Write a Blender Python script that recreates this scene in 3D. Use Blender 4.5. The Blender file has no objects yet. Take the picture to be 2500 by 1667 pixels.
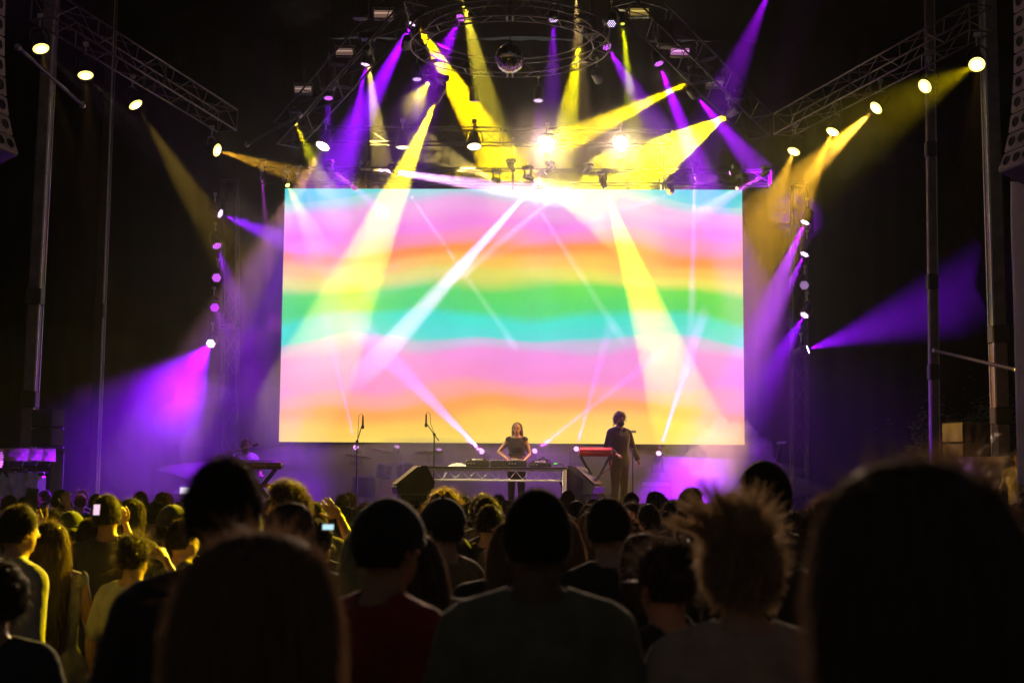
import bpy, bmesh, math, random
from math import sin, cos, pi, radians, atan, atan2, sqrt
from mathutils import Vector, Matrix, noise

S = bpy.context.scene
COL = S.collection
V = Vector
random.seed(7)
SCREEN_GAIN = 1.12
LK = 1.7
KEY_W = 6000.0
FACE_W = 9500.0
FLOOD_W = 10000.0
SIDE_W = 90000.0

# ------------------------------------------------------------------ camera, world, exposure
F = 3472.0                      # focal length in photo pixels (2500 wide, 50 mm on 36 mm)
CAM = V((0, 0, 1.75))
PITCH = atan((1200 - 833.5) / F)
RCAM = Matrix.Rotation(radians(90) + PITCH, 3, 'X') @ Matrix.Rotation(radians(0.42), 3, 'Z')
cam = bpy.data.cameras.new('camera')
cam.lens = 50.0
cam.sensor_width = 36.0
cam.clip_start = 0.05
cam.clip_end = 600
cam.dof.use_dof = True
cam.dof.focus_distance = 24.5
cam.dof.aperture_fstop = 3.4
camo = bpy.data.objects.new('camera', cam)
COL.objects.link(camo)
camo.matrix_world = Matrix.Translation(CAM) @ RCAM.to_4x4()
S.camera = camo

world = bpy.data.worlds.new('World')
S.world = world
world.use_nodes = True
wn = world.node_tree
sky = wn.nodes.new('ShaderNodeTexSky')
sky.sky_type = 'NISHITA'
sky.sun_disc = False
sky.sun_elevation = radians(-1.5)
sky.sun_rotation = radians(200)
wn.links.new(sky.outputs[0], wn.nodes['Background'].inputs[0])
wn.nodes['Background'].inputs[1].default_value = 0.12      # night

S.view_settings.view_transform = 'Standard'
S.view_settings.look = 'None'
S.view_settings.exposure = 0.0
S.view_settings.gamma = 1.0
S.cycles.use_denoising = True
S.cycles.volume_bounces = 0
S.cycles.max_bounces = 4
S.cycles.diffuse_bounces = 1
S.cycles.glossy_bounces = 2
S.cycles.transmission_bounces = 4
S.cycles.sample_clamp_indirect = 4.0
S.cycles.use_adaptive_sampling = True
S.cycles.adaptive_threshold = 0.02
S.cycles.sample_clamp_direct = 0.0


def at(px, py, Y):
    """the point at depth Y that the photo shows at pixel (px, py)"""
    d = RCAM @ V(((px - 1250) / F, -(py - 833.5) / F, -1.0))
    return CAM + d * (Y / d.y)


def ppm(Y):
    return F / Y


# ------------------------------------------------------------------ materials
MATS = {}


def mat(name, col, rough=0.7, metal=0.0, emit=None, es=1.0, var=0.0, vs=8.0, bump=0.0, spec=0.5,
        trans=None, sample=True, alpha=1.0, sheen=0.0):
    if name in MATS:
        return MATS[name]
    m = bpy.data.materials.new(name)
    m.use_nodes = True
    nt = m.node_tree
    b = nt.nodes['Principled BSDF']
    b.inputs['Base Color'].default_value = (*col, 1)
    b.inputs['Roughness'].default_value = rough
    b.inputs['Metallic'].default_value = metal
    b.inputs['Specular IOR Level'].default_value = spec
    b.inputs['Alpha'].default_value = alpha
    if sheen:
        b.inputs['Sheen Weight'].default_value = sheen
        b.inputs['Sheen Roughness'].default_value = 0.4
    if var or bump:
        tc = nt.nodes.new('ShaderNodeTexCoord')
        nz = nt.nodes.new('ShaderNodeTexNoise')
        nz.inputs['Scale'].default_value = vs
        nz.inputs['Detail'].default_value = 4
        nt.links.new(tc.outputs['Object'], nz.inputs['Vector'])
    if var:
        mp = nt.nodes.new('ShaderNodeMapRange')
        mp.inputs['From Min'].default_value = 0.3
        mp.inputs['From Max'].default_value = 0.7
        mp.inputs['To Min'].default_value = 1 - var
        mp.inputs['To Max'].default_value = 1 + var
        mx = nt.nodes.new('ShaderNodeVectorMath')
        mx.operation = 'SCALE'
        mx.inputs[0].default_value = col
        nt.links.new(nz.outputs['Fac'], mp.inputs['Value'])
        nt.links.new(mp.outputs[0], mx.inputs['Scale'])
        nt.links.new(mx.outputs[0], b.inputs['Base Color'])
    if bump:
        bp = nt.nodes.new('ShaderNodeBump')
        bp.inputs['Strength'].default_value = bump
        bp.inputs['Distance'].default_value = 0.02
        nt.links.new(nz.outputs['Fac'], bp.inputs['Height'])
        nt.links.new(bp.outputs[0], b.inputs['Normal'])
    if emit:
        b.inputs['Emission Color'].default_value = (*emit, 1)
        b.inputs['Emission Strength'].default_value = es
        if not sample:
            m.cycles.emission_sampling = 'NONE'
    if trans:
        tr = nt.nodes.new('ShaderNodeBsdfTranslucent')
        tr.inputs[0].default_value = (*trans[0], 1)
        mix = nt.nodes.new('ShaderNodeMixShader')
        mix.inputs[0].default_value = trans[1]
        nt.links.new(b.outputs[0], mix.inputs[1])
        nt.links.new(tr.outputs[0], mix.inputs[2])
        nt.links.new(mix.outputs[0], nt.nodes['Material Output'].inputs['Surface'])
    MATS[name] = m
    return m


M_BLACK = mat('black_paint', (0.02, 0.02, 0.02), 0.5, var=0.3, vs=20)
M_BLACKCLOTH = mat('black_drape', (0.002, 0.0018, 0.0018), 0.95, var=0.4, vs=3, bump=0.3, spec=0.05)
M_ALU = mat('truss_aluminium', (0.42, 0.41, 0.4), 0.38, 0.9, var=0.2, vs=15)
M_TRUSS = mat('dull_aluminium', (0.17, 0.155, 0.15), 0.45, 0.6, var=0.3, vs=15)
M_ALUDARK = mat('black_steel', (0.05, 0.05, 0.052), 0.4, 0.7, var=0.3, vs=12)
M_DECK = mat('stage_deck', (0.06, 0.055, 0.055), 0.45, var=0.35, vs=2, bump=0.15)
M_GROUND = mat('ground', (0.02, 0.02, 0.016), 0.95, var=0.5, vs=1.5, bump=0.5)
M_PLASTIC = mat('black_plastic', (0.018, 0.018, 0.02), 0.35, var=0.2, vs=30)
M_CHROME = mat('chrome', (0.7, 0.68, 0.65), 0.15, 1.0)
M_GRILLE = mat('speaker_grille', (0.16, 0.15, 0.15), 0.6, 0.3, var=0.25, vs=60)


# ------------------------------------------------------------------ mesh builder
class MB:
    def __init__(self):
        self.v = []
        self.f = []
        self.m = []

    def add(self, vs, fs, mi=0):
        b = len(self.v)
        self.v += [tuple(p) for p in vs]
        self.f += [tuple(i + b for i in f) for f in fs]
        self.m += [mi] * len(fs)
        return self

    def box(self, c, s, rot=None, mi=0, taper=1.0):
        x, y, z = s[0] / 2, s[1] / 2, s[2] / 2
        vs = [V((sx * x * (taper if sz > 0 else 1), sy * y * (taper if sz > 0 else 1), sz * z))
              for sz in (-1, 1) for sy in (-1, 1) for sx in (-1, 1)]
        if rot is not None:
            vs = [rot @ p for p in vs]
        vs = [p + V(c) for p in vs]
        return self.add(vs, [(0, 2, 3, 1), (4, 5, 7, 6), (0, 1, 5, 4), (2, 6, 7, 3), (0, 4, 6, 2), (1, 3, 7, 5)], mi)

    def bbox(self, c, s, bev=0.02, rot=None, mi=0):
        """box with bevelled vertical edges and chamfered rims"""
        x, y, z = s[0] / 2, s[1] / 2, s[2] / 2
        b = min(bev, x * .9, y * .9, z * .9)

        def ring(k, zz):
            X, Y = x - k, y - k
            return [V(p) for p in ((-X + b, -Y, zz), (X - b, -Y, zz), (X, -Y + b, zz), (X, Y - b, zz), (X - b, Y, zz),
                                   (-X + b, Y, zz), (-X, Y - b, zz), (-X, -Y + b, zz))]
        rings = [ring(b * .7, -z), ring(0, -z + b), ring(0, z - b), ring(b * .7, z)]
        vs = [p for r in rings for p in r]
        if rot is not None:
            vs = [rot @ p for p in vs]
        vs = [p + V(c) for p in vs]
        fs = [tuple(range(7, -1, -1)), tuple(range(24, 32))]
        for k in range(3):
            for i in range(8):
                j = (i + 1) % 8
                fs.append((k * 8 + i, k * 8 + j, k * 8 + 8 + j, k * 8 + 8 + i))
        return self.add(vs, fs, mi)

    def tube(self, p0, p1, r0, r1=None, n=8, cap=True, mi=0):
        p0, p1 = V(p0), V(p1)
        r1 = r0 if r1 is None else r1
        d = (p1 - p0)
        if d.length < 1e-6:
            return self
        q = d.to_track_quat('Z', 'Y')
        vs = []
        for p, r in ((p0, r0), (p1, r1)):
            for i in range(n):
                a = 2 * pi * i / n
                vs.append(p + q @ V((r * cos(a), r * sin(a), 0)))
        fs = [(i, (i + 1) % n, n + (i + 1) % n, n + i) for i in range(n)]
        if cap:
            fs += [tuple(range(n - 1, -1, -1)), tuple(range(n, 2 * n))]
        return self.add(vs, fs, mi)

    def path(self, pts, r, n=6, mi=0):
        pts = [V(p) for p in pts]
        vs, fs = [], []
        for k, p in enumerate(pts):
            a = pts[max(k - 1, 0)]
            b = pts[min(k + 1, len(pts) - 1)]
            q = (b - a).to_track_quat('Z', 'Y')
            rr = r[k] if isinstance(r, (list, tuple)) else r
            vs += [p + q @ V((rr * cos(2 * pi * i / n), rr * sin(2 * pi * i / n), 0)) for i in range(n)]
        for k in range(len(pts) - 1):
            for i in range(n):
                j = (i + 1) % n
                fs.append((k * n + i, k * n + j, k * n + n + j, k * n + n + i))
        fs.append(tuple(range(n - 1, -1, -1)))
        fs.append(tuple(range((len(pts) - 1) * n, len(pts) * n)))
        return self.add(vs, fs, mi)

    def lathe(self, prof, c=(0, 0, 0), q=None, n=16, mi=0):
        """prof: list of (r, z) along local Z"""
        vs, fs = [], []
        for r, z in prof:
            for i in range(n):
                a = 2 * pi * i / n
                p = V((r * cos(a), r * sin(a), z))
                vs.append((q @ p if q is not None else p) + V(c))
        for k in range(len(prof) - 1):
            for i in range(n):
                j = (i + 1) % n
                fs.append((k * n + i, k * n + j, k * n + n + j, k * n + n + i))
        if prof[0][0] > 1e-5:
            fs.append(tuple(range(n - 1, -1, -1)))
        if prof[-1][0] > 1e-5:
            fs.append(tuple(range((len(prof) - 1) * n, len(prof) * n)))
        return self.add(vs, fs, mi)

    def loft(self, rings, n=20, mi=0, pw=1.0):
        """rings: (z, cx, cy, rx, ry)"""
        vs, fs = [], []
        for z, cx, cy, rx, ry in rings:
            for i in range(n):
                a = 2 * pi * i / n
                ca, sa = cos(a), sin(a)
                vs.append((cx + rx * math.copysign(abs(ca) ** pw, ca), cy + ry * math.copysign(abs(sa) ** pw, sa), z))
        for k in range(len(rings) - 1):
            for i in range(n):
                j = (i + 1) % n
                fs.append((k * n + i, k * n + j, k * n + n + j, k * n + n + i))
        fs.append(tuple(range(n - 1, -1, -1)))
        fs.append(tuple(range((len(rings) - 1) * n, len(rings) * n)))
        return self.add(vs, fs, mi)

    def ball(self, c, r, nu=14, nv=9, mi=0, rot=None):
        rx, ry, rz = (r, r, r) if not isinstance(r, (tuple, list)) else r
        vs = [V((0, 0, -rz))]
        for k in range(1, nv):
            t = -pi / 2 + pi * k / nv
            for i in range(nu):
                a = 2 * pi * i / nu
                vs.append(V((rx * cos(t) * cos(a), ry * cos(t) * sin(a), rz * sin(t))))
        vs.append(V((0, 0, rz)))
        if rot is not None:
            vs = [rot @ p for p in vs]
        vs = [p + V(c) for p in vs]
        fs = [(0, 1 + (i + 1) % nu, 1 + i) for i in range(nu)]
        for k in range(nv - 2):
            for i in range(nu):
                j = (i + 1) % nu
                b = 1 + k * nu
                fs.append((b + i, b + j, b + nu + j, b + nu + i))
        b = 1 + (nv - 2) * nu
        fs += [(b + i, b + (i + 1) % nu, len(vs) - 1) for i in range(nu)]
        return self.add(vs, fs, mi)

    def capsule(self, p0, p1, r0, r1, n=10):
        self.tube(p0, p1, r0, r1, n)
        self.ball(p0, r0, n, 7)
        self.ball(p1, r1, n, 7)
        return self

    def disc(self, c, d, r, n=20, mi=0):
        q = V(d).to_track_quat('Z', 'Y')
        vs = [V(c) + q @ V((r * cos(2 * pi * i / n), r * sin(2 * pi * i / n), 0)) for i in range(n)]
        return self.add(vs, [tuple(range(n))], mi)

    def grid(self, fn, nu, nv, mi=0):
        vs = [fn(i / nu, j / nv) for j in range(nv + 1) for i in range(nu + 1)]
        fs = [(j * (nu + 1) + i, j * (nu + 1) + i + 1, (j + 1) * (nu + 1) + i + 1, (j + 1) * (nu + 1) + i)
              for j in range(nv) for i in range(nu)]
        return self.add(vs, fs, mi)

    def mesh(self, name='m', mats=(), smooth=False):
        me = bpy.data.meshes.new(name)
        me.from_pydata(self.v, [], self.f)
        for m in mats:
            me.materials.append(m)
        if len(mats) > 1:
            me.polygons.foreach_set('material_index', self.m)
        if smooth:
            me.polygons.foreach_set('use_smooth', [True] * len(me.polygons))
        me.update()
        return me

    def build(self, name, m, parent=None, smooth=False, loc=None):
        mats = m if isinstance(m, (list, tuple)) else [m]
        return link(name, self.mesh(name, mats, smooth), parent, loc)


def link(name, me, parent=None, loc=None):
    o = bpy.data.objects.new(name, me)
    COL.objects.link(o)
    if parent is not None:
        o.parent = parent
    if loc is not None:
        o.location = loc
    return o


def tag(o, label=None, cat=None, group=None, kind=None):
    if label:
        o['label'] = label
    if cat:
        o['category'] = cat
    if group:
        o['group'] = group
    if kind:
        o['kind'] = kind
    return o


def thing(name, label, cat, loc=(0, 0, 0), rz=0.0, group=None, scale=1.0):
    o = bpy.data.objects.new(name, None)
    COL.objects.link(o)
    o.location = loc
    o.rotation_euler = (0, 0, rz)
    o.scale = (scale,) * 3
    o.empty_display_size = 0.1
    return tag(o, label, cat, group)
# ------------------------------------------------------------------ haze (even air round camera and scene)
STZ = 1.37          # stage deck height
tag(MB().grid(lambda u, v: (-45 + 90 * u, -35 + 95 * v, 0.03 * noise.noise(V((u * 40, v * 40, 0)))), 60, 60).build('ground', M_GROUND), kind='structure')

hz = bpy.data.materials.new('haze_air')
hz.use_nodes = True
nt = hz.node_tree
nt.nodes.remove(nt.nodes['Principled BSDF'])
pv = nt.nodes.new('ShaderNodeVolumePrincipled')
pv.inputs['Density'].default_value = 0.0005
pv.inputs['Color'].default_value = (0.92, 0.92, 0.92, 1)
pv.inputs['Anisotropy'].default_value = 0.25
nt.links.new(pv.outputs[0], nt.nodes['Material Output'].inputs['Volume'])
tag(MB().box((0, 12.5, 6.6), (94, 100, 15.4)).build('haze', hz), 'thin even stage haze filling the air', 'haze', kind='stuff')

# ------------------------------------------------------------------ stage
stage = thing('stage', 'dark raised concert stage with panelled front edge behind the crowd', 'stage', (0, 27, 0))
for i in range(8):
    for j in range(4):
        x0, y0 = -8.8 + i * 2.2, -3.6 + j * 2.2
        MB().bbox((x0 + 1.1, y0 + 1.1, STZ - 0.045), (2.192, 2.192, 0.09), 0.004).build('deck_panel', M_DECK, stage)
M_SKIRT = mat('stage_front', (0.13, 0.12, 0.12), 0.7, var=0.3, vs=4, bump=0.2)
for i in range(8):
    MB().bbox((-8.8 + i * 2.2 + 1.1, -3.57, (STZ - 0.1) / 2), (2.18, 0.05, STZ - 0.11), 0.006).build('front_panel', M_SKIRT, stage)
MB().box((0, -3.612, STZ - 0.03), (17.6, 0.03, 0.05)).build('edge_trim', mat('edge_trim', (.5, .48, .46), .4, .6), stage)
MB().box((0, 0.8, 0.6), (17.4, 8.4, 1.15)).build('understage', M_BLACKCLOTH, stage)


def drape(name, label, x0, y0, x1, y1, z0, z1, m, amp=0.08, waves=14, cat='curtain', th=0.03):
    L = sqrt((x1 - x0) ** 2 + (y1 - y0) ** 2)
    ux, uy = (x1 - x0) / L, (y1 - y0) / L
    mb = MB()
    nu, nv = int(waves * 8), 10

    def fn(u, v, off=0.0):
        a = amp * sin(u * waves * 2 * pi + 0.7 * sin(u * 17)) * (0.6 + 0.4 * (1 - v)) + 0.3 * amp * noise.noise(V((u * 9, v * 3, 1)))
        a += off
        return (x0 + ux * u * L - uy * a, y0 + uy * u * L + ux * a, z0 + (z1 - z0) * v)
    mb.grid(lambda u, v: fn(u, v), nu, nv)
    mb.grid(lambda u, v: fn(u, v, th), nu, nv)
    return tag(mb.build(name, m, smooth=True), label, cat)


drape('back_curtain', 'black pleated curtain hanging behind the giant screen', -13, 31.6, 13, 31.6, 0, 12, M_BLACKCLOTH, 0.07, 44)
drape('side_curtain', 'black curtain closing the left side of the stage', -13.2, 24.5, -13.2, 31.5, 0, 12, M_BLACKCLOTH, 0.07, 14)
drape('side_curtain', 'black curtain closing the right side of the stage', 13.2, 31.5, 13.2, 24.5, 0, 12, M_BLACKCLOTH, 0.07, 14)
roof = thing('stage_roof', 'black fabric roof high above the stage', 'roof', (0, 26, 12))
MB().grid(lambda u, v: (-12.5 + 25 * u, -7.5 + 14.5 * v, 0.5 * (1 - (2 * u - 1) ** 2) + .06 * sin(u * 40)), 40, 8).build('roof_cloth', M_BLACKCLOTH, roof)
for k in (-1, 1):
    MB().tube((k * 12.5, -7.5, 0), (k * 12.5, 7, 0), 0.08).build('roof_beam', M_ALUDARK, roof)

# ------------------------------------------------------------------ LED screen
LB, RB = at(677, 1076, 30.1), at(1815, 1088, 29.9)
LT, RT = at(693, 460, 30.1), at(1812, 467, 29.9)
zb = (LB.z + RB.z) / 2
zt = (LT.z + RT.z) / 2
SW = (V((RB.x, RB.y, 0)) - V((LB.x, LB.y, 0))).length * 0.997
SH = zt - zb
scr = thing('led_screen', 'giant glowing LED screen showing blurred rainbow bands at the back of the stage', 'screen',
            ((LB.x + RB.x) / 2 + 0.03, 30.0, zb), atan2(RB.y - LB.y, RB.x - LB.x))
ms = bpy.data.materials.new('led_picture')
ms.use_nodes = True
nt = ms.node_tree
N, Lk = nt.nodes.new, nt.links.new
b = nt.nodes['Principled BSDF']
b.inputs['Base Color'].default_value = (0.002, 0.002, 0.002, 1)
b.inputs['Specular IOR Level'].default_value = 0.0
b.inputs['Roughness'].default_value = 0.6
tc = N('ShaderNodeTexCoord')
sep = N('ShaderNodeSeparateXYZ')
Lk(tc.outputs['Object'], sep.inputs[0])
u = N('ShaderNodeMath'); u.operation = 'DIVIDE'; u.inputs[1].default_value = SW; Lk(sep.outputs['X'], u.inputs[0])
v = N('ShaderNodeMath'); v.operation = 'DIVIDE'; v.inputs[1].default_value = SH; Lk(sep.outputs['Z'], v.inputs[0])
cmb = N('ShaderNodeCombineXYZ')
ux = N('ShaderNodeMath'); ux.operation = 'MULTIPLY'; ux.inputs[1].default_value = 3.2; Lk(u.outputs[0], ux.inputs[0])
vx = N('ShaderNodeMath'); vx.operation = 'MULTIPLY'; vx.inputs[1].default_value = 3.2; Lk(v.outputs[0], vx.inputs[0])
Lk(ux.outputs[0], cmb.inputs[0]); Lk(vx.outputs[0], cmb.inputs[1])
n1 = N('ShaderNodeTexNoise'); n1.inputs['Scale'].default_value = 1.0; n1.inputs['Detail'].default_value = 1.0
n1.inputs['Roughness'].default_value = 0.45
Lk(cmb.outputs[0], n1.inputs['Vector'])
d1 = N('ShaderNodeMath'); d1.operation = 'MULTIPLY_ADD'; d1.inputs[1].default_value = 0.19; d1.inputs[2].default_value = -0.095
Lk(n1.outputs['Fac'], d1.inputs[0])
vv = N('ShaderNodeMath'); vv.operation = 'ADD'; Lk(v.outputs[0], vv.inputs[0]); Lk(d1.outputs[0], vv.inputs[1])
# slow sag of the bands towards the edges of the picture
sg = N('ShaderNodeMath'); sg.operation = 'MULTIPLY'; Lk(u.outputs[0], sg.inputs[0]); Lk(u.outputs[0], sg.inputs[1])
sg2 = N('ShaderNodeMath'); sg2.operation = 'MULTIPLY'; sg2.inputs[1].default_value = 0.16; Lk(sg.outputs[0], sg2.inputs[0])
v3 = N('ShaderNodeMath'); v3.operation = 'ADD'; Lk(vv.outputs[0], v3.inputs[0]); Lk(sg2.outputs[0], v3.inputs[1])
ramp = N('ShaderNodeValToRGB')
Lk(v3.outputs[0], ramp.inputs[0])
stops = [(0.00, (1, .72, .13)), (0.075, (1, .62, .10)), (0.15, (1, .38, .09)), (0.205, (.98, .36, .36)), (0.26, (.95, .28, .62)),
         (0.345, (.94, .30, .72)), (0.395, (.60, .52, .72)), (0.42, (.06, .74, .64)), (0.475, (.02, .78, .58)), (0.525, (.05, .70, .12)),
         (0.59, (.08, .72, .08)), (0.65, (.80, .76, .12)), (0.70, (1, .56, .10)), (0.76, (1, .30, .07)), (0.815, (.98, .28, .52)),
         (0.86, (.93, .24, .80)), (0.93, (.90, .40, .82)), (0.985, (.35, .72, .75)), (1.0, (.10, .70, .75))]
er = ramp.color_ramp
er.interpolation = 'EASE'
while len(er.elements) < len(stops):
    er.elements.new(0.5)
for e, (p, c) in zip(er.elements, stops):
    e.position = p
    e.color = (*c, 1)
# fine LED rows
wv = N('ShaderNodeTexWave'); wv.bands_direction = 'Z'; wv.inputs['Scale'].default_value = 12.0
Lk(tc.outputs['Object'], wv.inputs['Vector'])
wr = N('ShaderNodeMapRange'); wr.inputs['To Min'].default_value = 0.93; wr.inputs['To Max'].default_value = 1.04
Lk(wv.outputs['Fac'], wr.inputs['Value'])
n2 = N('ShaderNodeTexNoise'); n2.inputs['Scale'].default_value = 0.8; Lk(tc.outputs['Object'], n2.inputs['Vector'])
nr = N('ShaderNodeMapRange'); nr.inputs['To Min'].default_value = 0.85; nr.inputs['To Max'].default_value = 1.15
Lk(n2.outputs['Fac'], nr.inputs['Value'])
st = N('ShaderNodeMath'); st.operation = 'MULTIPLY'; Lk(wr.outputs[0], st.inputs[0]); Lk(nr.outputs[0], st.inputs[1])
st2 = N('ShaderNodeMath'); st2.operation = 'MULTIPLY'; st2.inputs[1].default_value = SCREEN_GAIN; Lk(st.outputs[0], st2.inputs[0])
Lk(ramp.outputs[0], b.inputs['Emission Color'])
Lk(st2.outputs[0], b.inputs['Emission Strength'])
MB().add([(-SW / 2, -.06, 0), (SW / 2, -.06, 0), (SW / 2, -.06, SH), (-SW / 2, -.06, SH)], [(0, 1, 2, 3)]).build('display', ms, scr)
MB().bbox((0, .06, SH / 2), (SW - .02, .2, SH - .02), .01).build('cabinet', M_PLASTIC, scr)
for k in (-3.2, 0, 3.2):
    MB().tube((k, .25, SH - .3), (k, .25, SH + 1.2), .03).build('hanging_bar', M_ALUDARK, scr)
    MB().box((k, .3, -.6 - .1), (.12, .12, zb - STZ - .02 if False else 1.3)).build('support_post', M_ALUDARK, scr)


# ------------------------------------------------------------------ trusses
def truss(name, label, p0, p1, w=0.3, bay=0.5, r=0.025, m=None, sides=(0, 1, 2, 3), rb=None, end=True, group=None, up=V((0, 0, 1))):
    """box truss: four chords, zig-zag braces, end frames, each a part"""
    m = m or M_ALU
    p0, p1 = V(p0), V(p1)
    d = (p1 - p0)
    L = d.length
    d.normalize()
    s = d.cross(up)
    if s.length < 1e-3:
        s = V((1, 0, 0))
    s.normalize()
    t = s.cross(d).normalized()
    o = thing(name, label, 'truss', p0, 0, group)
    cs = [s * a * w / 2 + t * bb * w / 2 for a, bb in ((-1, -1), (1, -1), (1, 1), (-1, 1))]
    for c in cs:
        MB().tube(c, c + d * L, r, n=8).build('chord', m, o, True)
    n = max(2, round(L / bay))
    rb = rb or r * 0.5
    for si in sides:
        a, c = cs[si], cs[(si + 1) % 4]
        base = MB().tube((0, 0, 0), (0, 0, 1), rb, n=6).mesh('brace', [m])
        for k in range(n):
            q0 = (a if k % 2 == 0 else c) + d * (L * k / n)
            q1 = (c if k % 2 == 0 else a) + d * (L * (k + 1) / n)
            br = link('brace', base, o, q0)
            dv = q1 - q0
            br.rotation_mode = 'QUATERNION'
            br.rotation_quaternion = dv.to_track_quat('Z', 'Y')
            br.scale = (1, 1, dv.length)
    if end:
        for k in (0, L):
            mb = MB()
            for i in range(4):
                mb.tube(cs[i] + d * k, cs[(i + 1) % 4] + d * k, r * .9, n=6)
            mb.build('end_frame', m, o)
        mb = MB()
        for i in range(4):
            for e in (-.03, .03):
                mb.tube(cs[i] + d * (L * .55 + e), cs[(i + 1) % 4] + d * (L * .55 + e), r * .9, n=6)
        mb.build('joint_frame', m, o)
    return o


truss('lighting_truss', 'long aluminium box truss slanting down from the upper left corner', at(105, 15, 21.8), at(556, 296, 27.6), 0.42, 0.62, 0.018, M_TRUSS)
truss('lighting_truss', 'long aluminium box truss slanting down from the upper right corner', at(2395, 45, 21.8), at(1912, 305, 28.4), 0.42, 0.66, 0.018, M_TRUSS)
truss('roof_truss', 'dim roof truss carrying bar lamps, left of the mirror ball', at(1010, -20, 24.4), at(700, 330, 28.3), 0.5, 0.6, 0.018, M_ALUDARK)
truss('roof_truss', 'dim roof truss carrying bar lamps, right of the mirror ball', at(1530, -20, 24.4), at(1855, 310, 28.3), 0.5, 0.6, 0.018, M_ALUDARK)
truss('back_truss', 'dark horizontal truss just above the giant screen', at(640, 428, 30.2), at(1880, 436, 30.0), 0.3, 0.45, 0.018, M_ALUDARK)
truss('back_truss', 'dark horizontal truss holding the row of round warm lamps', at(715, 330, 29.6), at(1640, 338, 29.6), 0.32, 0.5, 0.018, M_ALUDARK)
truss('lamp_tower', 'slim vertical truss tower with purple lamps left of the screen', V((at(560, 1190, 28.9).x, 28.9, STZ)), V((at(560, 520, 28.9).x, 28.9, 8.1)), 0.3, 0.5, 0.02, M_ALUDARK, up=V((0, 1, 0)))
truss('lamp_tower', 'slim vertical truss tower with purple lamps right of the screen', V((at(1952, 1190, 28.9).x, 28.9, STZ)), V((at(1952, 530, 28.9).x, 28.9, 8.1)), 0.3, 0.5, 0.02, M_ALUDARK, up=V((0, 1, 0)))

# curved ring truss round the mirror ball
rc = at(1245, 100, 24.2)
ring = thing('ring_truss', 'circular aluminium truss hanging around the mirror ball', 'truss', (rc.x, 24.2, rc.z), scale=.94)
for rad, z in ((1.85, 0.14), (1.85, -0.14), (1.55, 0.14), (1.55, -0.14)):
    mb = MB()
    n = 64
    pts = [V((rad * cos(2 * pi * i / n), rad * sin(2 * pi * i / n), z)) for i in range(n + 1)]
    mb.path(pts, 0.015, 6).build('chord', M_TRUSS, ring, True)
for i in range(40):
    a0, a1 = 2 * pi * i / 40, 2 * pi * (i + 1) / 40
    s = 1 if i % 2 else -1
    MB().tube((1.85 * cos(a0), 1.85 * sin(a0), s * .14), (1.85 * cos(a1), 1.85 * sin(a1), -s * .14), .010, n=5).build('brace', M_TRUSS, ring)
    ra, rb_ = (1.85, 1.55) if i % 2 else (1.55, 1.85)
    MB().tube((ra * cos(a0), ra * sin(a0), -.14), (rb_ * cos(a1), rb_ * sin(a1), -.14), .010, n=5).build('brace', M_TRUSS, ring)
for k in range(6):
    a = 2 * pi * k / 6 + pi / 2
    mb = MB()
    for e in (-.03, .03):
        c_, s_ = cos(a + e), sin(a + e)
        mb.tube((1.55 * c_, 1.55 * s_, -.14), (1.85 * c_, 1.85 * s_, -.14), .022, n=6)
        mb.tube((1.85 * c_, 1.85 * s_, -.14), (1.85 * c_, 1.85 * s_, .14), .022, n=6)
    mb.build('joint_frame', M_TRUSS, ring)
    if k % 2 == 0:
        MB().tube((1.7 * cos(a), 1.7 * sin(a), .14), (1.7 * cos(a), 1.7 * sin(a), 12 - rc.z), .012).build('hanging_cable', M_ALUDARK, ring)

# mirror ball
bc = at(1245, 143, 24.2)
mbm = mat('mirror_tile', (.85, .85, .82), 0.08, 1.0)
ball = thing('mirror_ball', 'faceted mirror ball hanging inside the circular truss', 'mirror ball', bc)
MB().ball((0, 0, 0), .255, 24, 16).build('core', M_BLACK, ball, True)
mb = MB()
rnd = random.Random(3)
R0 = .262
nv = 26
for k in range(1, nv):
    t = -pi / 2 + pi * k / nv
    nu = max(4, int(2 * pi * cos(t) * R0 / .034))
    for i in range(nu):
        a = 2 * pi * (i + .5 * (k % 2)) / nu
        d = V((cos(t) * cos(a), cos(t) * sin(a), sin(t)))
        q = (d + V((rnd.gauss(0, .02), rnd.gauss(0, .02), rnd.gauss(0, .02)))).to_track_quat('Z', 'Y').to_matrix()
        h = .0145
        mb.add([d * R0 + q @ V((x * h, y * h, 0)) for x, y in ((-1, -1), (1, -1), (1, 1), (-1, 1))], [(0, 1, 2, 3)])
tag(mb.build('mirror_tiles', mbm, ball), kind='stuff')
MB().tube((0, 0, .25), (0, 0, 12 - bc.z), .008).build('hanging_cable', M_ALUDARK, ball)
MB().lathe([(.05, .24), (.05, .3), (.02, .33)], n=12).build('motor_cap', M_BLACK, ball)

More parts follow.
